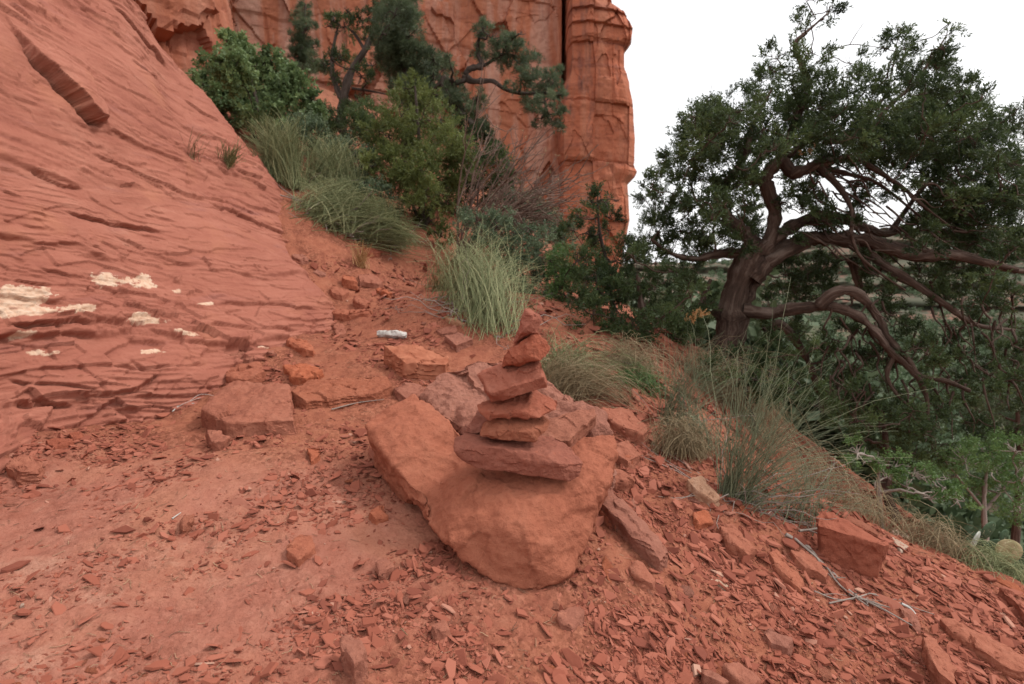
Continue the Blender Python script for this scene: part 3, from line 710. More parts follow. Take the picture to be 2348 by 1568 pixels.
stone([(650, 556, Yc + .06), (720, 535, Yc + .10), (870, 516, Yc + .13), (940, 478, Yc + .16), (1060, 540, Yc + .12), (1050, 577, Yc + .06), (960, 620, Yc + .015), (880, 592, Yc + .01), (740, 602, Yc + .01), (705, 626, Yc + .02), (660, 590, Yc + .04), (900, 535, Yc + .05)],
      .07, 'flat wedge stone with a dark front under the big angular block', seed=4)
stone([(640, 405, Yc + .10), (660, 398, Yc + .08), (770, 358, Yc + .09), (970, 330, Yc + .08), (992, 385, Yc + .04), (1000, 465, Yc + .03), (860, 508, Yc + .01), (725, 541, Yc + .03), (700, 510, Yc + .04), (715, 498, Yc + .0), (985, 412, Yc + .01)],
      .13, 'large angular block in the middle of the stacked stones', seed=5)
stone([(768, 372, Yc + .07), (775, 316, Yc + .06), (870, 230, Yc + .05), (950, 187, Yc + .05), (1000, 240, Yc + .06), (1020, 270, Yc + .06), (1013, 292, Yc + .05), (970, 332, Yc + .03), (880, 334, Yc + .02), (800, 355, Yc + .05), (900, 300, Yc + .01)],
      .11, 'wedge shaped stone second from the top of the stack', seed=6)
stone([(890, 68, Yc + .07), (970, 92, Yc + .06), (982, 125, Yc + .07), (958, 190, Yc + .05), (905, 200, Yc + .03), (832, 247, Yc + .07), (842, 208, Yc + .06), (870, 130, Yc + .05), (930, 130, Yc + .02), (880, 180, Yc + .02)],
      .07, 'small pointed stone balanced on top of the stack', seed=7)

# ---- larger loose rocks: top outline on the image, standing h above the ground
def slab(top, h, mat, label, name='rock', cat='rock', group=None, sink=.03, grow=1.04, tops=None, **kw):
    p = ground_hit(*np.array(dsp(*top)).T)
    k = p / np.linalg.norm(p, axis=1)[:, None]
    g = G(p[:, 0], p[:, 1], False)
    hh = np.broadcast_to(np.asarray(h if tops is None else tops, float), (len(p),))
    lo_ = np.full(len(p), .5); hi_ = np.ones(len(p))      # slide up the sight line until h above the ground
    for _ in range(22):
        m_ = (lo_ + hi_) / 2; t_m = p * m_[:, None]; far_ = t_m[:, 2] - G(t_m[:, 0], t_m[:, 1], False) < hh; hi_ = np.where(far_, m_, hi_); lo_ = np.where(far_, lo_, m_)
    T = p * hi_[:, None]
    rs_ = np.random.default_rng(len(bpy.data.objects)); T = np.r_[T, (T + np.roll(T, 1, 0)) / 2]; T += rs_.normal(0, .006, T.shape)
    B = T.copy(); c = B.mean(0); B = c + (B - c) * grow; B[:, 2] = G(B[:, 0], B[:, 1], False) - sink
    kw = {**dict(maxlen=.012, bev=.008, amp=.010, freq=14., its=6, seed=len(bpy.data.objects) % 50), **kw}
    return rock_obj(name, np.r_[T, B], mat, label, cat, group, **kw)
slab([(466, 940), (500, 900), (535, 880), (655, 882), (662, 930), (672, 962), (600, 955), (520, 968)], .085, M_stone, 'thick flat topped slab lying on the dirt left of the boulder')
slab([(665, 895), (705, 868), (880, 862), (902, 882), (860, 905), (700, 915)], .055, M_back, 'long low slab with scuffed edge behind the thick flat topped slab', strata=.02)
slab([(880, 795), (960, 788), (1030, 815), (1020, 835), (930, 828)], .12, M_band, 'square red block with a pale band across its top', strata=.03)
slab([(900, 885), (960, 880), (985, 900), (930, 915)], .04, M_stone, 'flat stone tucked between the long low slab and the boulder')
slab([(755, 712), (800, 706), (852, 712), (846, 720), (765, 722)], .035, M_stone, 'thin tongue of rock jutting from the foot of the slickrock')
slab([(762, 740), (788, 740), (792, 765), (770, 768)], .02, M_stone, 'small upright flake below the thin tongue of rock')
slab([(480, 806), (540, 795), (585, 815), (575, 826), (500, 822)], .05, M_stone, 'flat ledge slab broken off at the slickrock foot', strata=.02)
slab([(520, 838), (600, 830), (606, 852), (560, 870), (515, 862)], .03, M_stone, 'squared ledge block with cracked layers at the slope foot', strata=.025)
slab([(655, 838), (700, 830), (740, 850), (700, 868), (665, 862)], .03, M_stone, 'flat red block behind the long low slab')
slab([(20, 1045), (60, 1038), (100, 1058), (95, 1078), (50, 1082), (22, 1070)], .045, M_stone, 'rounded layered slab at the edge of the smooth shelf', strata=.015)
slab([(0, 1000), (14, 1000), (20, 1025), (0, 1035)], .05, M_stone, 'broken slab corner beside the rounded layered slab')
slab([(104, 1005), (150, 1002), (168, 1012), (128, 1022)], .02, M_dark, 'flat purplish flake among chips below the ledges')
slab([(150, 990), (190, 992), (196, 1003), (165, 1008)], .02, M_dark, 'second flat purplish flake beside its larger neighbour')
slab([(655, 1260), (690, 1225), (712, 1232), (722, 1262), (685, 1285)], .035, M_stone, 'flat angular stone alone among chips left of the boulder')
slab([(860, 1285), (880, 1268), (902, 1290), (872, 1312)], .035, M_stone, 'small square stone under the left flank of the boulder')
slab([(780, 1465), (800, 1455), (832, 1480), (836, 1505), (808, 1515), (786, 1490)], .06, M_stone, 'knobbly block on the bare dirt in front of the boulder')
slab([(985, 1435), (1015, 1425), (1030, 1445), (1000, 1455)], .03, M_stone, 'small wedge stone beside the furrow in front of the boulder')
slab([(705, 1030), (730, 1025), (735, 1045), (712, 1052)], .03, M_stone, 'squarish pebble slab between the thick slab and the boulder')
slab([(845, 1168), (880, 1160), (892, 1180), (860, 1192)], .03, M_stone, 'broken flat stone resting by the boulder flank')
slab([(410, 1190), (440, 1180), (445, 1198), (418, 1204)], .018, M_back, 'small orange tan stone among chips on the shelf')
slab([(1368, 1135), (1395, 1120), (1440, 1160), (1530, 1268), (1515, 1285), (1450, 1225), (1390, 1165)], .07, M_stone, 'long splintered slab pointing downhill right of the boulder', strata=.018, grow=.92, axis=(.4, .3, .85))
slab([(1355, 1150), (1372, 1142), (1420, 1190), (1410, 1205)], .03, M_stone, 'thin splinter alongside the long splintered slab')
slab([(1870, 1180), (1900, 1170), (2036, 1238), (2032, 1252), (1960, 1232), (1880, 1205)], .17, M_dark, 'big tilted dark red block below the wiry shrub', grow=.80, tops=[.15, .16, .17, .17, .16, .15])
slab([(2160, 1420), (2200, 1425), (2360, 1500), (2380, 1550), (2310, 1530), (2180, 1450)], .06, M_stone, 'long flat red plank of rock pointing down the slope', grow=.95)
slab([(2112, 1460), (2140, 1455), (2190, 1530), (2200, 1580), (2150, 1540)], .07, M_stone, 'narrow slab with pale scuffs below the long rock plank')
slab([(2060, 1390), (2090, 1395), (2120, 1440), (2100, 1450)], .04, M_stone, 'dark edged sliver uphill of the narrow slab')
slab([(1572, 1100), (1605, 1094), (1650, 1140), (1640, 1150), (1600, 1125)], .04, M_tan, 'tan wedge stone at the foot of the wiry shrub')
slab([(1628, 1328), (1645, 1320), (1672, 1340), (1660, 1350)], .012, M_pale, 'pale cream stone on the red rubble slope', name='pale_stone')
slab([(1745, 1240), (1756, 1236), (1762, 1246), (1750, 1250)], .012, M_pale, 'tiny white stone near the tilted dark block', name='pale_stone')
slab([(40, 1385), (52, 1378), (60, 1388), (48, 1394)], .012, M_pale, 'tiny whitish pebble on the smooth shelf', name='pale_stone')
slab([(1648, 1200), (1675, 1195), (1728, 1262), (1715, 1275), (1668, 1240)], .045, M_stone, 'pointed slab uphill of the leaning plates')
slab([(1588, 1175), (1620, 1170), (1632, 1195), (1600, 1205)], .03, M_stone, 'flat plate above the pointed slab')
slab([(1760, 1265), (1790, 1260), (1840, 1330), (1835, 1350), (1800, 1320)], .04, M_stone, 'leaning plate beside its twin below the dead twigs')
slab([(1812, 1260), (1835, 1255), (1905, 1310), (1900, 1325), (1850, 1305)], .045, M_stone, 'wide leaning plate touching the dead twigs')
slab([(1445, 1300), (1475, 1295), (1505, 1325), (1495, 1340), (1460, 1325)], .03, M_stone, 'rounded chunk on the loose dirt right of the boulder')
slab([(1745, 1445), (1770, 1438), (1812, 1470), (1805, 1488), (1765, 1470)], .05, M_stone, 'chunky brick shaped stone on the lower slope')
slab([(1720, 1405), (1738, 1395), (1748, 1410), (1730, 1420)], .035, M_stone, 'small dark cube uphill of the brick shaped stone')
slab([(1600, 1530), (1620, 1520), (1665, 1560), (1650, 1575)], .05, M_stone, 'split stone on the slope below the loose dirt')
slab([(1660, 1530), (1690, 1522), (1740, 1560), (1720, 1580)], .04, M_stone, 'flat slice beside the split stone')
slab([(1375, 935), (1440, 935), (1490, 985), (1470, 995), (1400, 965)], .045, M_stone, 'flat slab with pale streaks behind the boulder at the dry grass')
slab([(1405, 1015), (1440, 1010), (1470, 1040), (1440, 1055), (1415, 1040)], .05, M_stone, 'orange block leaning out behind the boulder on the right')
slab([(1390, 1085), (1420, 1075), (1450, 1100), (1440, 1108), (1405, 1105)], .035, M_stone, 'flat stone close under the right side of the boulder')
slab([(1430, 1040), (1450, 1042), (1448, 1062), (1432, 1060)], .03, M_stone, 'small dull block between two stones right of the boulder')
slab([(1020, 770), (1060, 760), (1082, 775), (1040, 790)], .05, M_stone, 'angular stone under the path edge grass clump')
slab([(1000, 752), (1040, 745), (1050, 758), (1010, 765)], .03, M_stone, 'flat stone on the path edge uphill of the angular one')
slab([(1015, 722), (1050, 735), (1065, 745), (1045, 742)], .025, M_tan, 'thin tan splinter beside the path edge grass')
slab([(525, 392), (545, 390), (590, 402), (600, 415), (560, 410)], .04, M_dark, 'dark flat rock lip where the slickrock ends at the shrubs')
slab([(830, 570), (850, 563), (875, 572), (868, 582), (840, 582)], .05, M_dark, 'dark stone under the twiggy base of the grey green clump')
slab([(2290, 1345), (2310, 1340), (2360, 1400), (2350, 1410)], .05, M_dark, 'dark slab edge half buried near the cactus')
slab([(2045, 1230), (2075, 1225), (2085, 1250), (2060, 1260)], .02, M_pale, 'rounded greyish stone just right of the tilted block', name='pale_stone')
slab([(1280, 1400), (1330, 1390), (1345, 1420), (1310, 1435), (1280, 1420)], .02, M_stone, 'dirt covered clod under the tip of the boulder')
slab([(470, 990), (500, 985), (525, 1000), (515, 1010), (480, 1012)], .05, M_stone, 'rounded stone with a whitish base before the thick slab')
slab([(870, 1035), (890, 1032), (900, 1040), (880, 1048)], .03, M_stone, 'little block under the boulder arm beside its twin', cat='rock')

rl = np.random.default_rng(909)
for (cx_, cy_) in [(640, 545), (690, 590), (735, 625), (775, 665), (745, 700), (700, 735), (650, 765), (800, 640), (590, 770), (610, 800), (690, 790), (830, 690), (850, 640), (545, 775), (880, 665)]:
    nn_ = 6; aa_ = (np.arange(nn_) + rl.uniform(-.3, .3, nn_)) * 2 * np.pi / nn_; wx_ = rl.uniform(18, 36); wy_ = wx_ * rl.uniform(.25, .4)
    slab([(cx_ + wx_ * math.cos(a) * rl.uniform(.8, 1.1), cy_ + wy_ * math.sin(a) + .25 * wx_ * math.cos(a)) for a in aa_], rl.uniform(.02, .05), M_stone, 'thin broken ledge plate along the slickrock foot beside the path', name='ledge_plate', group='ledge plates along the slickrock foot')

# ---- countable loose stones
T_big = []
for k in range(16):
    r_ = np.random.default_rng(100 + k); nv_ = r_.integers(5, 9)
    a_ = np.sort(r_.uniform(0, 2 * np.pi, nv_)); rr = r_.uniform(.7, 1.1, nv_); asp = r_.uniform(.5, .85); th = r_.uniform(.18, .42)
    tp = np.c_[np.cos(a_) * rr, np.sin(a_) * rr * asp, th * r_.uniform(.7, 1.1, nv_)]; bt = tp * [1.05, 1.05, 0] + np.c_[r_.normal(0, .07, (nv_, 2)), np.zeros(nv_)]
    T_big.append(rock_mesh('stone', np.r_[tp, bt] * .5, maxlen=.22, bev=.018, amp=.035, freq=5., seed=k, sharp=18, its=3))
for me in T_big: me.materials.append(M_stone)
def spread_weight(x, y):
    """chips lie thick on the rubble slope and beside the boulder, thin on the smooth shelf"""
    p = np.stack([x, y, 0 * x], -1)
    n_ = fbm(p * 2.1, 4)
    shelf = (1 - sstep(-1.1, -.45, x - .35 * (y - 1.5))) * (1 - sstep(2.1, 2.6, y))
    nearL = (1 - sstep(-.5, -.1, x)) * (1 - sstep(1.45, 1.8, y))
    return np.clip(.16 + 1.0 * sstep(-.14, .30, n_) + .35 * sstep(.3, .8, x), 0, 1) * (1 - .5 * shelf) * (1 - .5 * nearL)
def on_slope(x, y):        # inside the slickrock or far off the path
    z = G(x, y, False); return x < stp(np.stack([y, z], -1)) - .10
def normal(x, y):
    e = .05; gx = (G(x + e, y, False) - G(x - e, y, False)) / (2 * e); gy = (G(x, y + e, False) - G(x, y - e, False)) / (2 * e)
    n_ = np.stack([-gx, -gy, np.ones_like(gx)], -1); return n_ / np.linalg.norm(n_, axis=-1)[..., None]
bx0, bx1, by0, by1 = cb[0] - .42, cb[0] + .46, 1.9, 3.0
def in_boulder(x, y): return (x > bx0 - .0) & (x < bx1) & (y > by0) & (y < by1)
cand = 26000
uu = rng.uniform(-60, 1084, cand); vv = 700 - (rng.uniform(0, 1, cand) ** 1.3) * 440
H = ground_hit(uu, vv)
ok = (H[:, 1] < 6.0) & ~on_slope(H[:, 0], H[:, 1]) & ~in_boulder(H[:, 0], H[:, 1]) & (rng.uniform(0, 1, cand) < spread_weight(H[:, 0], H[:, 1]))
H = H[ok]
LMK = [((-1.0, 2.9), 'thick flat topped slab'), ((-.6, 3.2), 'long low slab'), ((-.35, 3.6), 'banded square block'), ((-1.9, 2.35), 'low ledges of the slickrock'), ((-1.0, 1.5), 'smooth dusty shelf'), ((-.45, 2.2), 'left flank of the boulder'), ((-.2, 1.55), 'furrow before the boulder'), ((.35, 1.6), 'loose dirt under the boulder tip'),
       ((.45, 2.2), 'long splintered slab'), ((.55, 2.9), 'pale streaked slab behind the boulder'), ((1.1, 2.7), 'foot of the wiry shrub'), ((1.5, 2.35), 'tilted dark red block'), ((1.1, 1.9), 'dead branches'), ((1.7, 1.9), 'long rock plank'), ((.8, 1.6), 'brick shaped stone'), ((-.6, 4.4), 'bleached wood on the path'), ((-.5, 5.2), 'wide broom mound'), ((2.2, 2.6), 'dry grass by the cactus')]
kinds = [('small flat red sandstone stone lying loose on the dirt path', 'loose stones on the dirt path'), ('flat red sandstone plate lying on the steep rubble slope', 'loose plates on the rubble slope')]
taken = []
for p in H:
    if len(taken) >= 290: break
    right = p[0] > .25
    s = (rng.uniform(.03, .07) if not right else .05 + .05 * min(rng.pareto(2.5), 2.2)) * (1. + .10 * (p[1] - 2))
    if any((p[0] - t[0]) ** 2 + (p[1] - t[1]) ** 2 < (.45 * (s + t[2])) ** 2 for t in taken): continue
    taken.append((p[0], p[1], s))
    o = bpy.data.objects.new('loose_stone', T_big[rng.integers(16)]); COL.objects.link(o)
    yaw = rng.normal(math.radians(-52), .5) if right else rng.uniform(0, 6.28)
    nn_ = Vector(normal(p[0], p[1]) + rng.normal(0, .10, 3)).normalized()
    qr = nn_.to_track_quat('Z', 'Y'); from_x = qr @ Vector((1, 0, 0)); cur = math.atan2(from_x.y, from_x.x)
    o.rotation_mode = 'QUATERNION'; o.rotation_quaternion = Matrix.Rotation(yaw - cur, 3, nn_).to_quaternion() @ qr
    el = rng.uniform(1.1, 2.0) if right else 1.
    o.scale = (s * el, s, s * rng.uniform(.45, 1.0))
    z = float(G(p[0], p[1])); o.location = (p[0], p[1], z - .10 * s)
    lm = min(LMK, key=lambda l: (l[0][0] - p[0]) ** 2 + (l[0][1] - p[1]) ** 2)[1]; szn = 'tiny' if s < .045 else 'small' if s < .07 else 'medium' if s < .095 else 'larger'
    tag(o, f"{szn} {'elongated' if el > 1.35 else 'angular'} red sandstone {'plate' if right else 'stone'} lying near the {lm}", 'stone', kinds[int(right)][1])

# ---- chips nobody could count
T_ch = []
for k in range(14):
    r_ = np.random.default_rng(300 + k); nv_ = 4 + k % 3; a_ = (np.arange(nv_) + r_.uniform(-.3, .3, nv_)) * 2 * np.pi / nv_; rr = r_.uniform(.6, 1.1, nv_)
    tp = np.c_[np.cos(a_) * rr, np.sin(a_) * rr * r_.uniform(.6, 1.), r_.uniform(.25, .7) * r_.uniform(.45, 1.1, nv_)]; bt = tp * [1.1, 1.1, 0]
    b_ = hull_bm(np.r_[tp, bt] * .5); bmesh.ops.triangulate(b_, faces=list(b_.faces)); b_.verts.ensure_lookup_table(); b_.verts.index_update()
    T_ch.append((np.array([v.co for v in b_.verts]), np.array([[v.index for v in f.verts] for f in b_.faces]))); b_.free()
def rotz_to(nrm_, yaw):
    z = nrm_; xa = np.stack([np.cos(yaw), np.sin(yaw), 0 * yaw], -1); xa = xa - (xa * z).sum(-1)[:, None] * z; xa /= np.linalg.norm(xa, axis=1)[:, None]
    return np.stack([xa, np.cross(z, xa), z], -1)
def bake(templs, idx, Rm, sc, loc, extra=None):
    Vs, Fs, As, base = [], [], [], 0
    for k, (tv, tf) in enumerate(templs):
        m_ = np.where(idx == k)[0]
        if not len(m_): continue
        V = np.einsum('nij,nkj->nki', Rm[m_], tv[None] * sc[m_][:, None, :]) + loc[m_][:, None, :]
        Vs.append(V.reshape(-1, 3)); Fs.append((tf[None] + (np.arange(len(m_)) * len(tv))[:, None, None] + base).reshape(-1, tf.shape[1]))
        if extra is not None: As.append(np.repeat(extra[m_], len(tv)))
        base += len(m_) * len(tv)
    return np.concatenate(Vs), np.concatenate(Fs), (np.concatenate(As) if extra is not None else None)
NC = 185000
uu = rng.uniform(-150, 1174, NC); vv = 760 - (rng.uniform(0, 1, NC) ** 1.15) * 500
H = ground_hit(uu, vv); x, y = H[:, 0], H[:, 1]
ok = (y < 7) & ~on_slope(x, y) & (rng.uniform(0, 1, NC) < spread_weight(x, y) ** 1.6) & ~((x > bx0 + .12) & (x < bx1 - .12) & (y > by0 + .2) & (y < by1))
H = H[ok]; x, y = H[:, 0], H[:, 1]; m = len(H); z = G(x, y)
nr = normal(x, y) + rng.normal(0, .36, (m, 3)); nr /= np.linalg.norm(nr, axis=1)[:, None]
s = np.minimum(.0052 * (rng.pareto(2.1, m) + 1), .032) * (1 + .30 * np.clip(y - 1.8, 0, 4)) * (1 + .2 * sstep(.1, .6, x))
sc_ = s[:, None] * np.stack([rng.uniform(1., 1.6, m), rng.uniform(.7, 1.2, m), rng.uniform(.28, .75, m)], -1) * 1.6
V, F, T = bake(T_ch, rng.integers(0, 14, m), rotz_to(nr, np.where((x > .25) & (rng.uniform(0, 1, m) < .6), rng.normal(-.9, .5, m), rng.uniform(0, 6.28, m))), sc_, np.stack([x, y, z + rng.uniform(-.1, .3, m) * s], -1), rng.uniform(0, 1, m))
tag(link('rock_chips', mesh_np('rock_chips', V, F, smooth=False, attrs={'tint': T}), M_chip), 'countless small red rock chips littering the dirt', 'gravel', kind='stuff')

# ------------------------------------------------------------------ tubes, twigs, foliage
def tubes(Pn, Rn, sides=5, u0=0.):
    """Pn (N,P,3), Rn (N,P)"""
    N_, P_, _ = Pn.shape
    T = np.gradient(Pn, axis=1); T /= np.linalg.norm(T, axis=2)[..., None] + 1e-9
    ref = np.where(np.abs(T[:, :1, 2:3]) > .8, np.array([1., .1, 0]), np.array([0, .1, 1.])); ref = np.broadcast_to(ref, T.shape)
    B = np.cross(T, ref); B /= np.linalg.norm(B, axis=2)[..., None] + 1e-9; C = np.cross(T, B)
    a_ = np.arange(sides) / sides * 2 * np.pi
    ring = Pn[:, :, None] + Rn[:, :, None, None] * (np.cos(a_)[:, None] * B[:, :, None] + np.sin(a_)[:, None] * C[:, :, None])
    along = np.concatenate([np.zeros((N_, 1)), np.cumsum(np.linalg.norm(np.diff(Pn, axis=1), axis=2), axis=1)], 1)
    tc = np.stack([np.broadcast_to(np.cos(a_), (N_, P_, sides)) * Rn[:, :, None], np.broadcast_to(np.sin(a_), (N_, P_, sides)) * Rn[:, :, None], np.broadcast_to(along[..., None], (N_, P_, sides))], -1)
    i = (np.arange(P_ - 1)[:, None] * sides + np.arange(sides)[None]); j = (np.arange(P_ - 1)[:, None] * sides + (np.arange(sides)[None] + 1) % sides)
    f = np.stack([i, j, j + sides, i + sides], -1).reshape(-1, 4)
    F = (f[None] + (np.arange(N_) * P_ * sides)[:, None, None]).reshape(-1, 4)
    return ring.reshape(-1, 3), F, tc.reshape(-1, 3)

def join(parts):
    Vs, Fs, As, b = [], [], [], 0
    for V, F, A_ in parts:
        Vs.append(V); Fs.append(F + b); As.append(A_); b += len(V)
    return np.concatenate(Vs), np.concatenate(Fs), np.concatenate(As)

def smooth_path(pts, n):
    pts = np.asarray(pts, float); k = len(pts)
    if k < 3:
        t = np.linspace(0, 1, n)[:, None]; return pts[0] * (1 - t) + pts[-1] * t
    p = np.r_[[2 * pts[0] - pts[1]], pts, [2 * pts[-1] - pts[-2]]]; out = []
    for t in np.linspace(0, k - 1 - 1e-6, n):
        i = int(t); f = t - i; a, b, c, d = p[i:i + 4]
        out.append(.5 * (2 * b + (c - a) * f + (2 * a - 5 * b + 4 * c - d) * f * f + (3 * b - a - 3 * c + d) * f ** 3))
    return np.array(out)

def mk_spray(seed, kind):
    r_ = np.random.default_rng(seed); V = []; F = []
    if kind == 'juniper': n_, l0, l1, wd = 16, .20, .42, .09
    elif kind == 'needle': n_, l0, l1, wd = 18, .35, .55, .045
    elif kind == 'oak': n_, l0, l1, wd = 9, .28, .45, .24
    else: n_, l0, l1, wd = 12, .16, .30, .13
    for k in range(n_):
        t = k / n_; axis = np.array([.12 * math.sin(3 * t + seed), .12 * math.cos(2 * t), t * (.75 if kind != 'needle' else .3)])
        az = k * 2.4 + r_.uniform(-.5, .5); tilt = r_.uniform(.35, 1.1) if kind in ('juniper', 'needle') else r_.uniform(.5, 1.6)
        d = np.array([math.sin(tilt) * math.cos(az), math.sin(tilt) * math.sin(az), math.cos(tilt)]); L = r_.uniform(l0, l1) * (1 - .3 * t)
        sd_ = np.cross(d, r_.normal(size=3)); sd_ /= np.linalg.norm(sd_); wv = wd * r_.uniform(.7, 1.2) * .5
        V += [axis, axis + d * L * .5 + sd_ * wv, axis + d * L, axis + d * L * .5 - sd_ * wv]; b = 4 * k; F.append([b, b + 1, b + 2, b + 3])
    return np.array(V), np.array(F)
SPR = {k: [mk_spray(50 + i, k) for i in range(6)] for k in ('juniper', 'needle', 'oak', 'small')}

def rand_rot(dirs, r_):
    return rotz_to(dirs / np.linalg.norm(dirs, axis=1)[:, None], r_.uniform(0, 6.28, len(dirs)))

def foliage(cen, rad_, r_, kind, per, size, up=.5, flat=.85, tbase=None, shell=.55):
    """leafy sprays in uneven clumps round each centre"""
    C, Dr, Sz, Ti = [], [], [], []
    for c, rr in zip(cen, rad_):
        n_ = max(3, int(per * (rr / .2) ** 2 * r_.uniform(.6, 1.4)))
        ncl = max(2, int(n_ / 9)); sub = r_.normal(size=(ncl, 3)); sub /= np.linalg.norm(sub, axis=1)[:, None]; sub *= rr * r_.uniform(.25, 1.0, (ncl, 1)) ** shell
        w_ = r_.integers(0, ncl, n_); p = sub[w_] + r_.normal(0, rr * .16, (n_, 3)); p[:, 2] *= flat
        d = p / (rr + 1e-6) + np.array([0, 0, up]) + r_.normal(0, .45, (n_, 3))
        C.append(c + p); Dr.append(d); Sz.append(size * r_.uniform(.65, 1.35, n_))
        tb = r_.normal(.45, .13) if tbase is None else tbase
        ct = r_.normal(0, .13, ncl)
        Ti.append(np.clip(tb + ct[w_] + r_.normal(0, .12, n_), 0.02, .98))
    C = np.concatenate(C); Dr = np.concatenate(Dr) + 1e-6; Sz = np.concatenate(Sz); Ti = np.concatenate(Ti)
    V, F, T = bake(SPR[kind], r_.integers(0, 6, len(C)), rand_rot(Dr, r_), np.repeat(Sz[:, None], 3, 1), C, Ti)
    return V, F, T, C

def make_tree(name, label, cat, base, limbs, blobs, kind, leafmat, barkmat, per=26, size=.10, seed=1, group=None, thin=.006, twigs=5, crown='crown', tbase=None, up=.5, wob=.03, dead=None):
    """limbs: list of (points(N,3), r0, r1); blobs: (M,4) centre + radius. Each leaf clump hangs on a branch grown from the nearest limb."""
    r_ = np.random.default_rng(seed); root = empty(name, base); base = np.asarray(base, float)
    parts, nodes, nrad = [], [], []
    for pts, r0, r1 in limbs:
        n_ = max(8, 4 * len(pts)); p = smooth_path(pts, n_); rr = np.linspace(r0, r1, n_) * (1 + .12 * r_.normal(size=n_))
        V, F, T = tubes(p[None], rr[None], 12 if r0 > .04 else 7)
        dsp_ = fbm(np.c_[T[:, :2] * 30, T[:, 2:] * 3], 2) * .35 * np.linalg.norm(T[:, :2], axis=1)
        k_ = np.repeat(p, 12 if r0 > .04 else 7, 0); V = V + (V - k_) / (np.linalg.norm(V - k_, axis=1)[:, None] + 1e-6) * dsp_[:, None]
        parts.append((V, F, T)); nodes += list(p); nrad += list(rr)
    blobs = np.asarray(blobs, float); nodes = np.array(nodes); nrad = np.array(nrad)
    dmin = np.array([np.min(np.linalg.norm(nodes - b[:3], axis=1)) for b in blobs]); br, tw = [], []
    for k in np.argsort(dmin):
        b = blobs[k]; dd_ = np.linalg.norm(nodes - b[:3], axis=1) ; j = np.argmin(dd_ + .15 * (nodes[:, 2] > b[2] + .1)); a = nodes[j]
        if True:
            mid = (a + b[:3]) / 2 + r_.normal(0, .14, 3) * dd_[j] + np.array([0, 0, -.08 * dd_[j]]); p = smooth_path([a, mid, b[:3]], 8)
            p[1:] += r_.normal(0, wob * min(1, dd_[j]), (7, 3)); r0 = min(nrad[j] * .7, thin * 3.2)
            br.append((p, np.linspace(max(r0, thin), thin, 8))); nodes = np.r_[nodes, p]; nrad = np.r_[nrad, np.linspace(max(r0, thin), thin, 8)]
        for q_ in range(twigs):
            d = r_.normal(size=3); d[2] += .3; d /= np.linalg.norm(d); e = b[:3] + d * b[3] * r_.uniform(.6, 1.15)
            p = smooth_path([b[:3], (b[:3] + e) / 2 + r_.normal(0, .15, 3) * b[3], e], 8); tw.append((p, np.linspace(thin * .8, thin * .25, 8)))
    if limbs:
        V, F, T = join(parts); link('trunk', mesh_np('trunk', V - base, F, attrs={'tc': T}), barkmat, root)
    bt = br + tw
    if bt:
        V, F, T = tubes(np.array([b[0] for b in bt]), np.array([b[1] for b in bt]), 5); link('branches', mesh_np('branches', V - base, F, attrs={'tc': T}), barkmat, root)['kind'] = 'stuff'
    V, F, T, _ = foliage(blobs[:, :3], blobs[:, 3], r_, kind, per, size, tbase=tbase, up=up)
    link(crown, mesh_np(crown, V - base, F, smooth=False, attrs={'tint': T}), leafmat, root)
    return tag(root, label, cat, group)

def blobs_from(Pf, lst, y, dy, seed, pxscale):
    r_ = np.random.default_rng(seed); out = []
    for (x, yv, r) in lst:
        d = y + r_.normal(0, dy); p = at(*Pf(x, yv), d); out.append((*p, r * pxscale / FPX * d))
    return np.array(out)
def path(Pf, pts, y):   # pts (x, y[, depth offset])
    return np.array([at(*Pf(p[0], p[1]), y + (p[2] if len(p) > 2 else 0)) for p in pts])

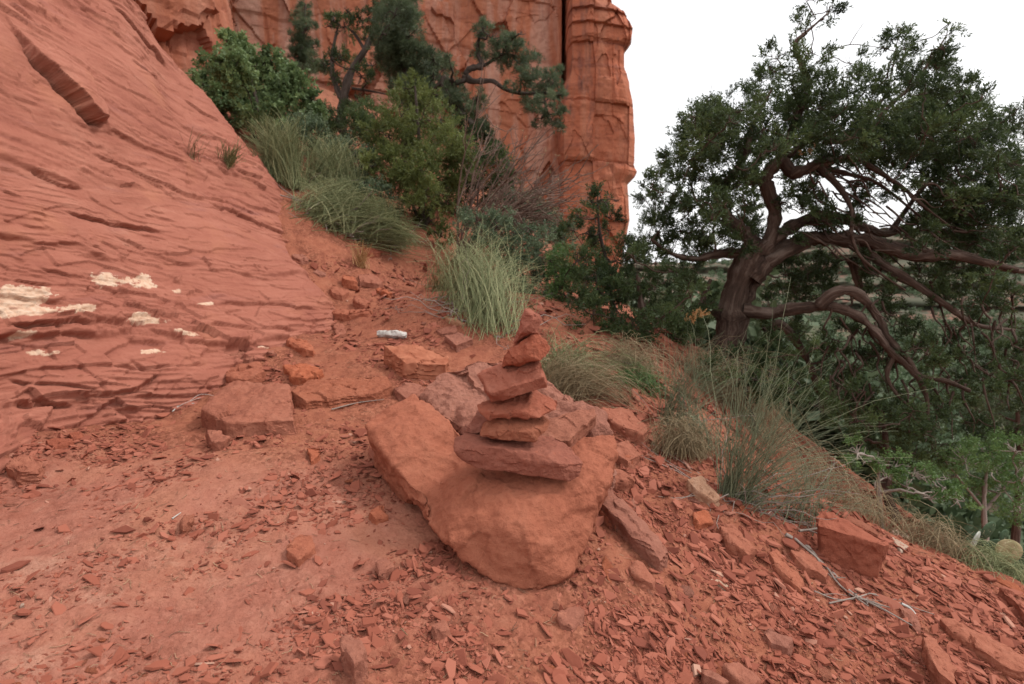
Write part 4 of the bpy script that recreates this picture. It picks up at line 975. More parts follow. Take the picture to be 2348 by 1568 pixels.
# ---- the big twisted juniper
JY = 5.6
jb = at(716, 356, JY); jb[2] = G(jb[0], jb[1]) - .05
J = lambda *a: path(P5, a, JY)
limbs = [
    (np.r_[[jb + np.array([-.10, 0, -.1])], J((455, 1760), (480, 1600), (520, 1450), (570, 1330), (620, 1240))], .135, .10),
    (np.r_[[jb + np.array([.12, .05, -.1])], J((520, 1720, .05), (550, 1600, .08), (590, 1480, .1), (630, 1380, .1))], .085, .07),
    (J((590, 1420, -.02), (640, 1360, -.03), (700, 1310), (800, 1250, .05), (920, 1215, .05), (1050, 1220), (1180, 1225, -.1), (1300, 1270, -.2), (1450, 1310, -.3), (1600, 1300, -.4), (1750, 1330, -.5), (1950, 1380, -.6)), .105, .03),
    (J((610, 1390, -.05), (680, 1340, -.06), (760, 1290, -.05), (880, 1240, -.02)), .08, .05),
    (J((640, 1300), (700, 1230), (780, 1170, .1), (880, 1120, .15), (960, 1105, .2), (1060, 1120, .3), (1200, 1170, .35), (1300, 1190, .4), (1500, 1110, .5), (1750, 1100, .6)), .075, .025),
    (J((660, 1280), (700, 1180), (715, 1080), (690, 1010, -.05), (670, 930, -.1), (690, 870, -.1), (750, 825, -.1), (800, 880, -.15), (860, 870, -.2), (930, 835, -.2), (1000, 820, -.2)), .075, .04),
    (J((930, 835, -.2), (980, 890, -.25), (1060, 980, -.3), (1110, 1090, -.35), (1105, 1200, -.4), (1150, 1310, -.4), (1260, 1400, -.4), (1380, 1480, -.4)), .03, .008),
    (J((1000, 820, -.2), (1120, 810, -.2), (1230, 870, -.2), (1370, 960, -.25), (1470, 1050, -.3), (1600, 1150, -.35)), .032, .008),
    (J((950, 850, -.2), (1090, 890, -.1), (1230, 930, -.1), (1400, 1060, -.1), (1560, 1190, -.2)), .024, .007),
    (J((960, 725, .1), (1080, 725), (1250, 715, -.1), (1450, 720, -.1), (1700, 725, -.1)), .02, .008),
    (J((640, 1260, .1), (560, 1180, .12), (470, 1110, .12), (425, 1040, .1), (440, 960, .05), (500, 890), (560, 800), (600, 650), (700, 450)), .065, .014),
    (J((600, 1300, .05), (500, 1290), (400, 1300, -.1), (300, 1320, -.15), (180, 1290, -.2), (80, 1220, -.2)), .055, .012),
    (J((570, 1240, .2), (440, 1130, .25), (330, 1050, .3), (290, 950, .3), (300, 850, .3)), .02, .007),
    (J((560, 920), (640, 910), (700, 870), (760, 770), (840, 560), (880, 460), (850, 330), (815, 250), (830, 200), (890, 150), (980, 70)), .05, .007),
    (J((770, 800, 0), (900, 700, .1), (1050, 560, .15), (1180, 560, .2), (1280, 480, .2), (1340, 200, .2)), .035, .006),
    (J((1180, 690), (1300, 540, .1), (1420, 430, .2), (1500, 320, .2), (1590, 180, .2)), .03, .006),
    (J((1300, 1190, .4), (1420, 1020, .4), (1560, 850, .4), (1700, 650, .4), (1770, 500, .4)), .03, .006),
    (J((920, 325), (1010, 260), (1095, 228), (1200, 235), (1290, 250)), .007, .002), (J((1095, 228), (1130, 170), (1175, 105)), .004, .0015),
    (J((540, 560), (430, 590), (300, 598), (225, 570)), .010, .003), (J((355, 560), (385, 470), (395, 405)), .003, .001),
    # drooping lower limbs
    (np.array([at(*P6(x, y), JY + d) for x, y, d in [(860, 330, -.05), (1000, 345, -.1), (1090, 325, -.2), (1200, 315, -.3), (1300, 310, -.4), (1390, 330, -.5), (1480, 380, -.55), (1560, 460, -.6), (1620, 540, -.6), (1700, 610, -.6), (1760, 660, -.6), (1900, 690, -.6), (2020, 740, -.6)]]), .062, .018),
    (np.array([at(*P6(x, y), JY + d) for x, y, d in [(1250, 310, -.38), (1330, 240, -.45), (1420, 230, -.5), (1500, 290, -.5), (1570, 390, -.5), (1610, 470, -.55), (1720, 600, -.6), (1800, 760, -.6), (1810, 900, -.6), (1840, 1050, -.6)]]), .05, .012),
    (np.array([at(*P6(x, y), JY + d) for x, y, d in [(1640, 560, -.6), (1600, 660, -.6), (1650, 760, -.6), (1740, 850, -.6), (1790, 1000, -.6)]]), .02, .006),
    (np.array([at(*P6(x, y), JY + d) for x, y, d in [(1420, 70, .2), (1470, 230, .3), (1530, 330, .3)]]), .05, .02),
    (np.array([at(*P6(x, y), JY + d) for x, y, d in [(1480, 10, 0), (1600, 110, -.2), (1750, 200, -.3), (1900, 300, -.4), (2050, 400, -.4), (2250, 430, -.4)]]), .05, .012),
    (np.array([at(*P6(x, y), JY + d) for x, y, d in [(1560, -30, 0), (1780, 30, -.3), (2000, 40, -.4), (2150, 110, -.4), (2300, 130, -.4)]]), .035, .02),
    (np.array([at(*P6(x, y), JY + d) for x, y, d in [(980, 440, .1), (1060, 400, .1), (1160, 520, .2), (1220, 640, .2), (1250, 760, .2)]]), .05, .025),
    (np.array([at(*P6(x, y), JY + d) for x, y, d in [(1820, 180, -.3), (1870, 300, -.3), (1900, 420, -.3), (1880, 520, -.3)]]), .012, .004),
    (np.array([at(*P6(x, y), JY + d) for x, y, d in [(640, 330, -.1), (680, 220, -.1), (700, 170, -.1)]]), .03, .02),
]
rj = np.random.default_rng(91)
for k in range(85):         # bare wandering twigs through the inside of the crown
    x0, y0 = rj.uniform(850, 1700), rj.uniform(780, 1300); dx = rj.uniform(120, 330); L_ = [(x0, y0, rj.normal(0, .25))]
    for q_ in range(4): x0 += dx / 4 * rj.uniform(.4, 1.5); y0 += rj.uniform(-10, 70); L_.append((x0, y0, L_[-1][2] + rj.normal(0, .06)))
    limbs.append((J(*L_), .010, .003))
for k in range(60):         # twigs hanging from the drooping limbs
    x0, y0 = rj.uniform(1300, 2250), rj.uniform(250, 750); L_ = [(x0, y0, -.5)]
    for q_ in range(4): x0 += rj.normal(10, 28); y0 += rj.uniform(20, 75); L_.append((x0, y0, L_[-1][2] + rj.normal(0, .05)))
    limbs.append((np.array([at(*P6(a, b), JY + c) for a, b, c in L_]), .011, .0025))
bl5 = [(980, 60, 46), (1000, 30, 25), (960, 100, 30), (840, 120, 34), (850, 160, 22), (830, 240, 32), (870, 150, 25), (700, 290, 40), (690, 340, 65), (650, 420, 80), (620, 520, 90), (540, 570, 90), (430, 640, 90), (330, 620, 70), (290, 720, 70), (380, 720, 80), (480, 700, 90),
       (860, 350, 80), (800, 440, 80), (880, 480, 80), (1060, 400, 95), (1010, 470, 90), (1100, 330, 50), (930, 560, 90), (820, 600, 90), (700, 620, 80), (1050, 580, 90), (1100, 640, 90), (1200, 520, 90), (1180, 440, 60),
       (1300, 320, 60), (1340, 200, 60), (1350, 140, 40), (1380, 250, 50), (1290, 400, 60), (1400, 430, 70), (1500, 300, 70), (1570, 250, 55), (1590, 180, 35), (1600, 130, 20), (1470, 390, 80), (1540, 370, 80), (1480, 480, 80), (1600, 470, 80), (1660, 455, 40), (1580, 560, 90), (1700, 540, 70), (1770, 500, 40),
       (1680, 600, 90), (1400, 560, 90), (1300, 620, 90), (1500, 620, 90), (1250, 700, 80), (1400, 700, 90), (1560, 720, 100), (1700, 700, 100), (1800, 660, 80), (1850, 630, 50), (1930, 690, 60), (1955, 560, 50), (1970, 640, 40),
       (1650, 800, 110), (1780, 780, 90), (1880, 820, 80), (1960, 900, 80), (1600, 900, 100), (1720, 920, 100), (1750, 1040, 90), (1640, 1040, 80), (1500, 950, 80), (1560, 1080, 80), (1450, 820, 90), (1300, 830, 80), (1180, 850, 60), (1100, 770, 60), (1000, 690, 80), (890, 680, 80), (780, 700, 70), (640, 730, 70), (560, 760, 60), (1900, 960, 70), (1850, 1000, 60),
       (150, 830, 55), (100, 900, 50), (80, 960, 45), (220, 820, 65), (300, 800, 75), (380, 800, 65), (250, 900, 65), (330, 920, 70), (130, 1000, 60), (90, 1100, 60), (170, 1080, 75), (260, 1060, 75), (330, 1030, 70), (500, 930, 80), (440, 1000, 60), (580, 940, 60), (120, 1180, 70), (230, 1180, 80), (330, 1150, 70), (400, 1180, 70),
       (80, 1220, 70), (180, 1280, 75), (300, 1270, 75), (400, 1270, 70), (40, 1290, 60), (560, 1050, 60), (600, 1120, 60), (520, 1150, 60), (560, 1220, 60), (840, 1010, 70), (800, 960, 50), (900, 960, 50), (760, 1030, 50), (850, 1080, 50), (920, 1050, 50),
       (1650, 1230, 75), (1750, 1180, 80), (1850, 1150, 75), (1950, 1100, 80), (1900, 1230, 75), (1700, 1330, 70), (1950, 1300, 70), (1850, 1340, 60), (1550, 1400, 50), (1450, 1370, 45), (1650, 1450, 60), (1750, 1480, 70), (880, 1400, 70), (800, 1460, 70), (950, 1380, 50), (900, 1330, 55), (850, 1530, 60), (1000, 1290, 40)]
bl6 = [(1300, 560, 70), (1350, 620, 70), (1250, 520, 50), (1900, 480, 50), (2050, 400, 65), (2150, 550, 75), (1900, 600, 60), (2100, 750, 80), (2000, 900, 80), (2150, 950, 75), (1950, 700, 50), (1750, 430, 55), (1690, 400, 45), (2250, 250, 60), (2250, 600, 75), (2280, 780, 75), (2050, 620, 50), (2180, 320, 50), (1470, 450, 40), (2250, 420, 50), (1880, 830, 60), (1800, 640, 45), (2260, 950, 60)]
B = np.r_[blobs_from(P5, bl5, JY + .1, .5, 5, .196), blobs_from(P6, bl6, JY - .25, .4, 6, .196)]
r5 = np.random.default_rng(404)
B = np.r_[B, blobs_from(P5, np.c_[r5.uniform(1450, 2080, 55), r5.uniform(620, 1330, 55), r5.uniform(45, 80, 55)], JY + .1, .5, 15, .196),
          blobs_from(P6, np.c_[r5.uniform(1500, 2380, 44), r5.uniform(0, 800, 44), r5.uniform(35, 62, 44)], JY - .2, .45, 16, .196),
          blobs_from(P5, np.c_[r5.uniform(300, 1500, 40), r5.uniform(520, 800, 40), r5.uniform(50, 85, 40)], JY + .1, .5, 17, .196),
          blobs_from(P5, np.c_[r5.uniform(380, 1300, 34), r5.uniform(860, 1230, 34), r5.uniform(34, 56, 34)], JY + .35, .45, 19, .196),
          blobs_from(P6, [(1080, 150, 60), (1150, 220, 60), (1200, 140, 60), (1050, 90, 50), (1260, 200, 50), (620, 180, 60), (680, 300, 60), (640, 400, 60), (600, 90, 50), (1100, 400, 50), (1180, 440, 60), (1020, 420, 50), (1400, 420, 50), (1330, 480, 60), (1550, 560, 60), (1480, 640, 70), (1600, 720, 70)], JY + .2, .35, 20, .196),
          blobs_from(P6, [(800, 560, 55), (900, 520, 50), (1050, 480, 60), (1150, 560, 60), (1000, 300, 45), (950, 600, 60), (1100, 620, 60)], JY - .3, .2, 18, .196)]
# the crown's far and near sides
rj = np.random.default_rng(33); ex = B[rj.choice(len(B), 70)].copy(); ex[:, 1] += rj.uniform(-.9, 1.0, 70); ex[:, 2] += rj.normal(0, .1, 70); ex[:, 3] *= .8
big = make_tree('juniper_tree', 'large twisted juniper with a leaning shaggy trunk and windswept crown', 'tree', jb, limbs, np.r_[B, ex] * [1, 1, 1, 1.05], 'juniper', M_jun, M_bark, per=120, size=.12, seed=3, thin=.0045, twigs=5)
dc = np.array([(*at(*P5(915, 765), JY - .3), .07), (*at(*P5(880, 785), JY - .3), .05), (*at(*P6(625, 395), JY - .9), .13)])
V, F, T, _ = foliage(dc[:, :3], dc[:, 3], np.random.default_rng(8), 'juniper', 60, .07)
link('dead_foliage', mesh_np('dead_foliage', V - jb, F, smooth=False, attrs={'tint': T}), M_gold, big)

def simple_tree(name, label, cat, Pf, trunk, lst, y, dy, kind, leafmat, barkmat, sc, seed, r0=.06, r1=.015, extra_limbs=(), **kw):
    t = path(Pf, trunk, y); b = t[0].copy(); g = float(G(b[0], b[1])); 
    if b[2] > g + .05: t = np.r_[[np.array([b[0] + .1, b[1], g - .05])], t]
    b = t[0]
    limbs_ = [(t, r0, r1)] + [(path(Pf, p, y), a, c) for p, a, c in extra_limbs]
    return make_tree(name, label, cat, b, limbs_, blobs_from(Pf, lst, y, dy, seed, sc), kind, leafmat, barkmat, seed=seed, **kw)

low_j = [(60, 200, 80), (150, 170, 80), (300, 60, 60), (250, 260, 100), (400, 200, 80), (100, 350, 100), (300, 400, 110), (450, 380, 100), (200, 480, 100), (350, 500, 90), (500, 470, 80), (560, 330, 70), (600, 260, 60), (20, 280, 80), (480, 260, 70), (560, 420, 60), (330, 140, 70), (420, 90, 60), (520, 130, 60), (600, 170, 50), (380, 300, 90), (160, 400, 90), (50, 430, 80), (640, 480, 60), (120, 540, 60), (620, 350, 50)]
simple_tree('juniper_tree', 'low dense dark juniper filling the gap left of the big trunk', 'tree', P6, [(360, 640), (370, 480), (350, 330), (330, 150)], low_j, 5.0, .35, 'juniper', M_jun, M_bark, .196, 21, r0=.07, per=120, size=.12)
side_j = [(2060, 960, 35), (2030, 1000, 45), (2100, 1010, 45), (2150, 1000, 28), (2060, 1060, 55), (2120, 1090, 45), (1960, 1080, 45), (1940, 1150, 38), (1870, 1180, 36), (2000, 1160, 45), (2060, 1200, 45), (2120, 1150, 40), (2170, 1220, 50), (2000, 1230, 50), (2060, 1290, 60), (2150, 1300, 60), (2230, 1320, 70), (2100, 1380, 60), (2000, 1320, 50), (2250, 1240, 60), (2300, 1180, 50), (2330, 1100, 45), (2330, 1000, 30), (2350, 900, 30)]
simple_tree('juniper_tree', 'sparse upright young juniper standing before the cliff pillar', 'tree', P4, [(2130, 1500), (2110, 1330), (2070, 1150), (2060, 960)], side_j, 6.3, .25, 'juniper', M_jun, M_barkd, .2006, 22, r0=.035, r1=.008, per=104, size=.12, thin=.005)
oak = [(250, 220, 55), (280, 270, 60), (210, 200, 35), (150, 340, 65), (130, 400, 60), (250, 350, 85), (350, 380, 95), (450, 360, 80), (400, 480, 105), (300, 480, 95), (200, 480, 75), (500, 450, 80), (570, 450, 70), (600, 540, 70), (500, 560, 85), (630, 580, 60), (380, 580, 95), (280, 570, 75), (540, 390, 45), (430, 300, 40), (640, 500, 45), (180, 560, 60), (90, 420, 50), (420, 640, 60), (560, 630, 60)]
simple_tree('oak_shrub', 'rounded leafy green oak shrub beside the top of the slickrock', 'shrub', P4, [(390, 760), (380, 600), (340, 420), (270, 260)], oak, 8.2, .5, 'oak', M_oak, M_barkd, .2006, 23, r0=.03, per=120, size=.14, extra_limbs=[([(390, 740), (470, 560), (560, 450)], .025, .01), ([(390, 740), (270, 560), (170, 400)], .025, .01)])
simple_tree('conifer', 'slender dark conifer growing on the pale cliff ledge', 'tree', P4, [(556, 400), (565, 330), (590, 180), (605, 20)], [(605, 40, 32), (600, 90, 45), (610, 140, 42), (600, 190, 42), (590, 240, 42), (570, 290, 40), (600, 310, 50), (640, 310, 42), (680, 330, 42), (570, 345, 34), (560, 200, 30), (640, 240, 30), (700, 350, 25)], 14., .3, 'needle', M_pin, M_barkd, .2006, 24, r0=.07, per=104, size=.20, thin=.01)
simple_tree('juniper_tree', 'thin crowned juniper with a dark crooked trunk against the cliff', 'tree', P4, [(785, 640), (790, 540), (800, 460), (835, 350), (900, 250), (945, 150), (985, 30), (995, -60)], [(760, 110, 50), (800, 135, 50), (745, 85, 36), (730, 300, 45), (760, 380, 52), (780, 285, 45), (850, 330, 50), (880, 380, 45), (770, 440, 45), (905, 190, 36), (870, 90, 36), (920, 90, 45), (700, 330, 36), (720, 130, 30), (960, 60, 40), (860, 520, 40), (940, 330, 36), (820, 60, 30)],
            11., .4, 'juniper', M_jun, M_barkd, .2006, 25, r0=.095, r1=.035, per=60, size=.15, thin=.012, twigs=7, extra_limbs=[([(790, 500), (760, 440), (735, 340), (745, 230), (770, 120)], .06, .015), ([(835, 440), (960, 460), (1060, 480)], .025, .01), ([(900, 250), (850, 170), (800, 130)], .035, .012)])
simple_tree('conifer', 'tall dense conifer rising past the top of the frame', 'tree', P4, [(1110, 900), (1110, 560), (1090, 250), (1080, -40)], [(1080, 20, 80), (1050, 80, 85), (1130, 90, 55), (1080, -60, 70), (1020, 170, 80), (1120, 180, 85), (1070, 270, 95), (1160, 290, 75), (1200, 350, 75), (1100, 380, 85), (1050, 230, 80), (1180, 420, 80), (1250, 340, 50), (1000, 280, 55), (1010, 90, 60), (1240, 430, 60), (1140, 470, 90), (1240, 300, 40), (970, 200, 45)],
            10., .45, 'needle', M_pin, M_barkd, .2006, 26, r0=.10, per=120, size=.18, thin=.009)
yj = [(1150, 430, 45), (1130, 500, 75), (1200, 520, 70), (1080, 580, 85), (1180, 610, 100), (1280, 600, 80), (1020, 680, 85), (1120, 720, 115), (1250, 720, 115), (1350, 720, 80), (1400, 800, 70), (1060, 820, 105), (1180, 850, 115), (1300, 850, 105), (1080, 920, 90), (1200, 980, 95), (1300, 960, 85), (1230, 1100, 75), (1180, 1150, 65), (1280, 1180, 55), (960, 640, 50), (940, 740, 55), (1330, 650, 55), (980, 820, 70), (1380, 900, 60), (1140, 1050, 80), (920, 820, 40), (1100, 440, 30), (1240, 470, 40)]
simple_tree('juniper_tree', 'bushy bright green young juniper at the middle of the shrubs', 'tree', P4, [(1190, 1230), (1180, 950), (1170, 700), (1150, 430)], yj, 7.7, .4, 'juniper', M_junb, M_barkd, .2006, 27, r0=.05, per=136, size=.13, extra_limbs=[([(1190, 1150), (1090, 900), (1010, 700)], .025, .008), ([(1190, 1150), (1300, 900), (1380, 780)], .025, .008)])
py = [(1490, 150, 50), (1530, 190, 65), (1600, 230, 75), (1670, 170, 32), (1640, 290, 75), (1700, 300, 65), (1560, 280, 55), (1740, 350, 55), (1850, 350, 36), (1680, 400, 65), (1760, 420, 65), (1830, 430, 55), (1870, 500, 45), (1790, 510, 65), (1720, 510, 55), (1850, 570, 50), (1780, 590, 36), (1480, 260, 45), (1350, 430, 60), (1330, 480, 70), (1400, 540, 70), (1460, 500, 50), (1420, 620, 60), (1500, 640, 50), (1540, 720, 45), (1300, 320, 36), (1320, 280, 28), (1880, 620, 36), (1250, 460, 50), (1600, 160, 30)]
simple_tree('pinyon_tree', 'pinyon pine with a looping bare limb against the orange cliff', 'tree', P4, [(1620, 860), (1560, 740), (1460, 640), (1350, 530), (1300, 440), (1330, 415)], py, 9.5, .4, 'needle', M_pin, M_barkd, .2006, 28, r0=.06, r1=.04, per=104, size=.16, thin=.010,
            extra_limbs=[([(1300, 440), (1290, 385), (1340, 415), (1400, 400)], .05, .04), ([(1490, 330), (1425, 342), (1402, 375), (1430, 402), (1480, 405), (1540, 405), (1600, 445), (1680, 465), (1780, 465), (1880, 470)], .055, .02), ([(1490, 330), (1462, 260), (1470, 190), (1490, 130)], .04, .012), ([(1490, 330), (1600, 270), (1700, 300)], .025, .01), ([(1400, 400), (1402, 380)], .05, .05)])
teal = [(1400, 1110, 65), (1480, 1100, 75), (1560, 1130, 85), (1640, 1180, 85), (1560, 1230, 80), (1700, 1250, 85), (1760, 1310, 80), (1740, 1400, 85), (1680, 1330, 80), (1800, 1480, 75), (1720, 1500, 75), (1700, 1130, 50), (1780, 1200, 60), (1640, 1100, 40), (1600, 1300, 70), (1500, 1190, 60), (1640, 1420, 70)]
simple_tree('shrub', 'blue green shrub between the grass clumps and the junipers', 'shrub', P4, [(1640, 1600), (1630, 1400), (1600, 1200)], teal, 5.9, .3, 'small', M_teal, M_barkd, .2006, 29, r0=.02, r1=.006, per=180, size=.10, thin=.004)
simple_tree('shrub', 'yellow green leafy shrub beside the blue green one', 'shrub', P4, [(1850, 1560), (1850, 1400), (1840, 1260)], [(1850, 1260, 50), (1870, 1320, 65), (1820, 1300, 50), (1900, 1300, 50), (1860, 1400, 75), (1920, 1380, 60), (1880, 1480, 75), (1810, 1380, 50)], 5.6, .2, 'small', M_shrub, M_barkd, .2006, 30, r0=.016, r1=.005, per=180, size=.09, thin=.004)
lr = [(2000, 1100, 110), (2150, 1150, 110), (2100, 1050, 90), (2250, 1050, 90), (2200, 1250, 110), (2050, 1260, 80), (2270, 1350, 70), (1950, 1180, 60), (1900, 1090, 60), (2290, 1200, 70), (2300, 1100, 70)]
simple_tree('shrub', 'light green bushy shrub growing downhill of the big juniper', 'shrub', P6, [(2100, 1420), (2100, 1250), (2120, 1100)], lr, 4.9, .35, 'small', M_shrub, M_twig, .196, 31, r0=.03, r1=.008, per=156, size=.10, twigs=9, extra_limbs=[([(2100, 1350), (1980, 1200), (1900, 1100)], .014, .004), ([(2100, 1350), (2230, 1200), (2300, 1120)], .014, .004)])
dk = [(1400, 780, 90), (1500, 830, 100), (1560, 900, 100), (1650, 880, 95), (1700, 950, 90), (1450, 900, 90), (1600, 1000, 95), (1350, 720, 70), (1480, 740, 70), (1720, 860, 80), (1780, 960, 80), (1820, 1060, 70), (1520, 1010, 70), (1900, 1010, 60), (1700, 1060, 70), (1420, 1000, 60), (1850, 900, 60)]
simple_tree('juniper_tree', 'dark rounded juniper below the drooping limbs of the big tree', 'tree', P6, [(1600, 1250), (1600, 1050), (1580, 850)], dk, 5.0, .35, 'juniper', M_jun, M_bark, .196, 32, r0=.05, per=120, size=.12)
fr = [(2200, 470, 90), (2300, 520, 90), (2250, 640, 90), (2330, 700, 90), (2150, 800, 80), (2280, 860, 90), (2380, 800, 90), (2200, 930, 80), (2350, 960, 90), (2100, 880, 70), (2400, 600, 80)]
simple_tree('juniper_tree', 'grey green juniper beyond the drooping limbs on the valley side', 'tree', P6, [(2280, 1150), (2270, 900), (2260, 600)], fr, 7.5, .5, 'juniper', M_pin, M_bark, .196, 33, r0=.06, per=104, size=.14)

und = [('dense olive understory shrub at the foot of the crooked dark juniper', [(700, 590, 60), (760, 600, 70), (840, 590, 70), (900, 560, 60), (870, 640, 80), (780, 670, 70), (950, 600, 60), (690, 650, 60), (930, 690, 70)], 9.2, M_jun, 'juniper', 61),
       ('dull green thicket shrub filling the bank above the grey green mound', [(640, 640, 60), (560, 660, 60), (720, 730, 60), (820, 760, 70), (880, 820, 70), (760, 820, 60), (900, 900, 70), (960, 960, 70), (1010, 1040, 60), (850, 880, 60), (620, 720, 50)], 7.6, M_teal, 'small', 62),
       ('shaded juniper bush below the looping pinyon limb', [(1400, 640, 70), (1480, 720, 80), (1420, 760, 80), (1560, 800, 70), (1500, 850, 80), (1400, 900, 80), (1600, 900, 60), (1330, 980, 70), (1450, 980, 80), (1560, 1000, 70), (1360, 1060, 70)], 8.6, M_jun, 'juniper', 63),
       ('grey green bush behind the bare twigs before the cliff', [(1620, 1000, 70), (1720, 1040, 70), (1820, 1080, 60), (1700, 1120, 80), (1800, 1160, 80), (1880, 1220, 60), (1640, 1100, 70), (1900, 1130, 50)], 8.0, M_teal, 'small', 64),
       ('dark juniper bush between the shrubs and the cliff pillar foot', [(1960, 1300, 70), (2040, 1360, 80), (1950, 1400, 80), (2060, 1440, 80), (1900, 1480, 70), (2140, 1420, 80), (2000, 1500, 80), (2120, 1500, 80), (2220, 1460, 70)], 5.7, M_jun, 'juniper', 65)]
for lab, bl, yy_, mt_, kd_, sd_ in und:
    mx_ = np.mean([b[0] for b in bl]); my_ = max(b[1] for b in bl)
    simple_tree('understory_shrub', lab, 'shrub', P4, [(mx_, my_ + 90), (mx_, my_ - 20), (mx_ + 10, np.mean([b[1] for b in bl]))], bl, yy_, .4, kd_, mt_, M_barkd, .2006, sd_, r0=.03, r1=.008, per=(110 if kd_ == 'juniper' else 150), size=.14, group='understory shrubs on the bank')

simple_tree('understory_shrub', 'dark shrub hugging the ground between juniper trunk and wiry shrubs', 'shrub', P6, [(880, 760), (880, 700), (880, 620)], [(700, 620, 60), (780, 640, 70), (860, 660, 70), (940, 690, 70), (1020, 720, 70), (1100, 740, 70), (1180, 760, 70), (760, 570, 50), (1100, 660, 60), (1250, 820, 70), (1000, 640, 60)], 4.5, .25, 'juniper', M_jun, M_barkd, .196, 66, r0=.03, r1=.008, per=120, size=.12, group='understory shrubs on the bank')
simple_tree('understory_shrub', 'leafy green shrub just past the slope edge below the dark juniper', 'shrub', P6, [(1560, 1260), (1560, 1180), (1560, 1080)], [(1450, 1060, 70), (1540, 1100, 70), (1640, 1130, 70), (1740, 1160, 70), (1830, 1190, 70), (1900, 1240, 70), (1960, 1300, 70), (1700, 1230, 60), (1820, 1290, 60), (1600, 1180, 60)], 4.0, .2, 'small', M_shrub, M_twig, .196, 67, r0=.02, r1=.006, per=170, size=.09, twigs=9, group='understory shrubs on the bank')

# ---- broom-like clumps (ephedra) and dry grass
def clump(name, label, base_pts, tips, n, mat, seed, rad_=.0022, cat='shrub', group=None, droop=.0, jit=.12, nseg=7, spread=.10, woody=0, sides=3, twmat=None, bend=.12):
    """stems from points near base to points round tips; both in world space"""
    r_ = np.random.default_rng(seed); base_pts = np.asarray(base_pts, float); tips = np.asarray(tips, float)
    b0 = base_pts.mean(0); b0[2] = base_pts[:, 2].min()
    i = r_.integers(0, len(base_pts), n); tq = tips[r_.integers(0, len(tips), n)] + r_.normal(0, jit, (n, 3))
    bs = base_pts[i] + r_.normal(0, spread, (n, 3)) * np.array([1, 1, .25]); bs[:, 2] = np.minimum(bs[:, 2], tq[:, 2] - .03)
    L = np.linalg.norm(tq - bs, axis=1); t = np.linspace(0, 1, nseg)[None, :, None]
    mid = bs + (tq - bs) * .5 + r_.normal(0, .11, (n, 3)) * L[:, None] + np.array([0, 0, 1.]) * (bend * L[:, None])
    mid -= (np.array([1, 1, 0]) * (tq - bs)) * .18
    Pn = (1 - t) ** 2 * bs[:, None] + 2 * t * (1 - t) * mid[:, None] + t * t * tq[:, None]
    Pn[..., 2] -= droop * (t[..., 0] ** 3) * L[:, None]
    Pn[:, 1:] += np.cumsum(r_.normal(0, .010, (n, nseg - 1, 3)), 1) * L[:, None, None]
    Rn = rad_ * r_.uniform(.7, 1.3, (n, 1)) * np.linspace(1.15, .45, nseg)[None]
    V, F, T = tubes(Pn, Rn, sides); tint = np.repeat(np.clip(r_.normal(.5, .3, n), .02, .98), nseg * sides)
    root = empty(name, b0); link('stems', mesh_np('stems', V - b0, F, attrs={'tint': tint, 'tc': T}), mat, root)
    if woody:
        e = base_pts[r_.integers(0, len(base_pts), woody)] + r_.normal(0, spread * .6, (woody, 3)) * [1, 1, .15]; tg = e + r_.normal(0, 1, (woody, 3)) * np.array([.9, .6, .35]) * L.mean() * .55 + [0, 0, .06]
        t = np.linspace(0, 1, 9)[None, :, None]; Pw = e[:, None] * (1 - t) + tg[:, None] * t; Pw[:, 1:] += np.cumsum(r_.normal(0, .012, (woody, 8, 3)), 1) * L.mean() / .5
        gz = G(Pw[..., 0], Pw[..., 1], False) + .005; Pw[..., 2] = np.maximum(Pw[..., 2], gz)
        V, F, T = tubes(Pw, np.linspace(1, .3, 9)[None] * rad_ * 2.2 * r_.uniform(.6, 1.3, (woody, 1)), 5)
        link('woody_twigs', mesh_np('woody_twigs', V - b0, F, attrs={'tc': T}), twmat or M_twig, root)['kind'] = 'stuff'
    return tag(root, label, cat, group)
def onG(pts):
    p = np.array(pts, float); p[:, 2] = G(p[:, 0], p[:, 1]) - .005; return p
W4 = lambda y, *a: np.array([at(*P4(x, v), y) for x, v in a])
W6 = lambda y, *a: np.array([at(*P6(x, v), y) for x, v in a])
clump('broom_shrub', 'upright yellowish broom clump at the end of the slickrock ridge', onG(W4(6.6, (440, 880), (500, 890), (540, 870))), W4(6.6, (360, 660), (410, 640), (470, 660), (530, 650), (570, 690), (400, 720), (500, 720)), 800, M_eph, 41, .0030, jit=.10, woody=8, spread=.07)
clump('broom_shrub', 'olive broom clump with arching dead twigs above the grey green mound', onG(W4(6.9, (650, 900), (740, 890), (820, 900))), W4(6.9, (620, 740), (700, 700), (780, 720), (840, 770), (690, 760), (800, 820)), 560, M_eph, 42, .0030, jit=.10, woody=26, spread=.10)
def GH4(lst): 
    p = ground_hit(*np.array([P4(*a) for a in lst]).T); p[:, 2] = G(p[:, 0], p[:, 1]) - .005; return p
gb3 = GH4([(630, 1080), (720, 1120), (830, 1165), (930, 1200), (1040, 1225)]); gb4 = GH4([(1290, 1440), (1350, 1490), (1420, 1550), (1490, 1610), (1560, 1670)])
clump('broom_shrub', 'wide grey green broom mound spilling over the path edge', gb3, W4(float(gb3[:, 1].mean()), (600, 930), (690, 900), (780, 930), (860, 950), (960, 980), (1040, 1040), (1110, 1110), (1140, 1170), (900, 1020), (1000, 1090)), 1250, M_eph, 43, .0030, jit=.10, droop=.08, woody=80, spread=.13)
clump('broom_shrub', 'feathery pale green broom clump beside the path above the stacked stones', gb4, W4(float(gb4[:, 1].mean()) + .1, (1310, 1240), (1380, 1220), (1450, 1210), (1540, 1240), (1620, 1300), (1680, 1370), (1700, 1450), (1690, 1540), (1560, 1330), (1600, 1440)), 1000, M_eph, 44, .0020, jit=.13, droop=.06, woody=45, spread=.10)
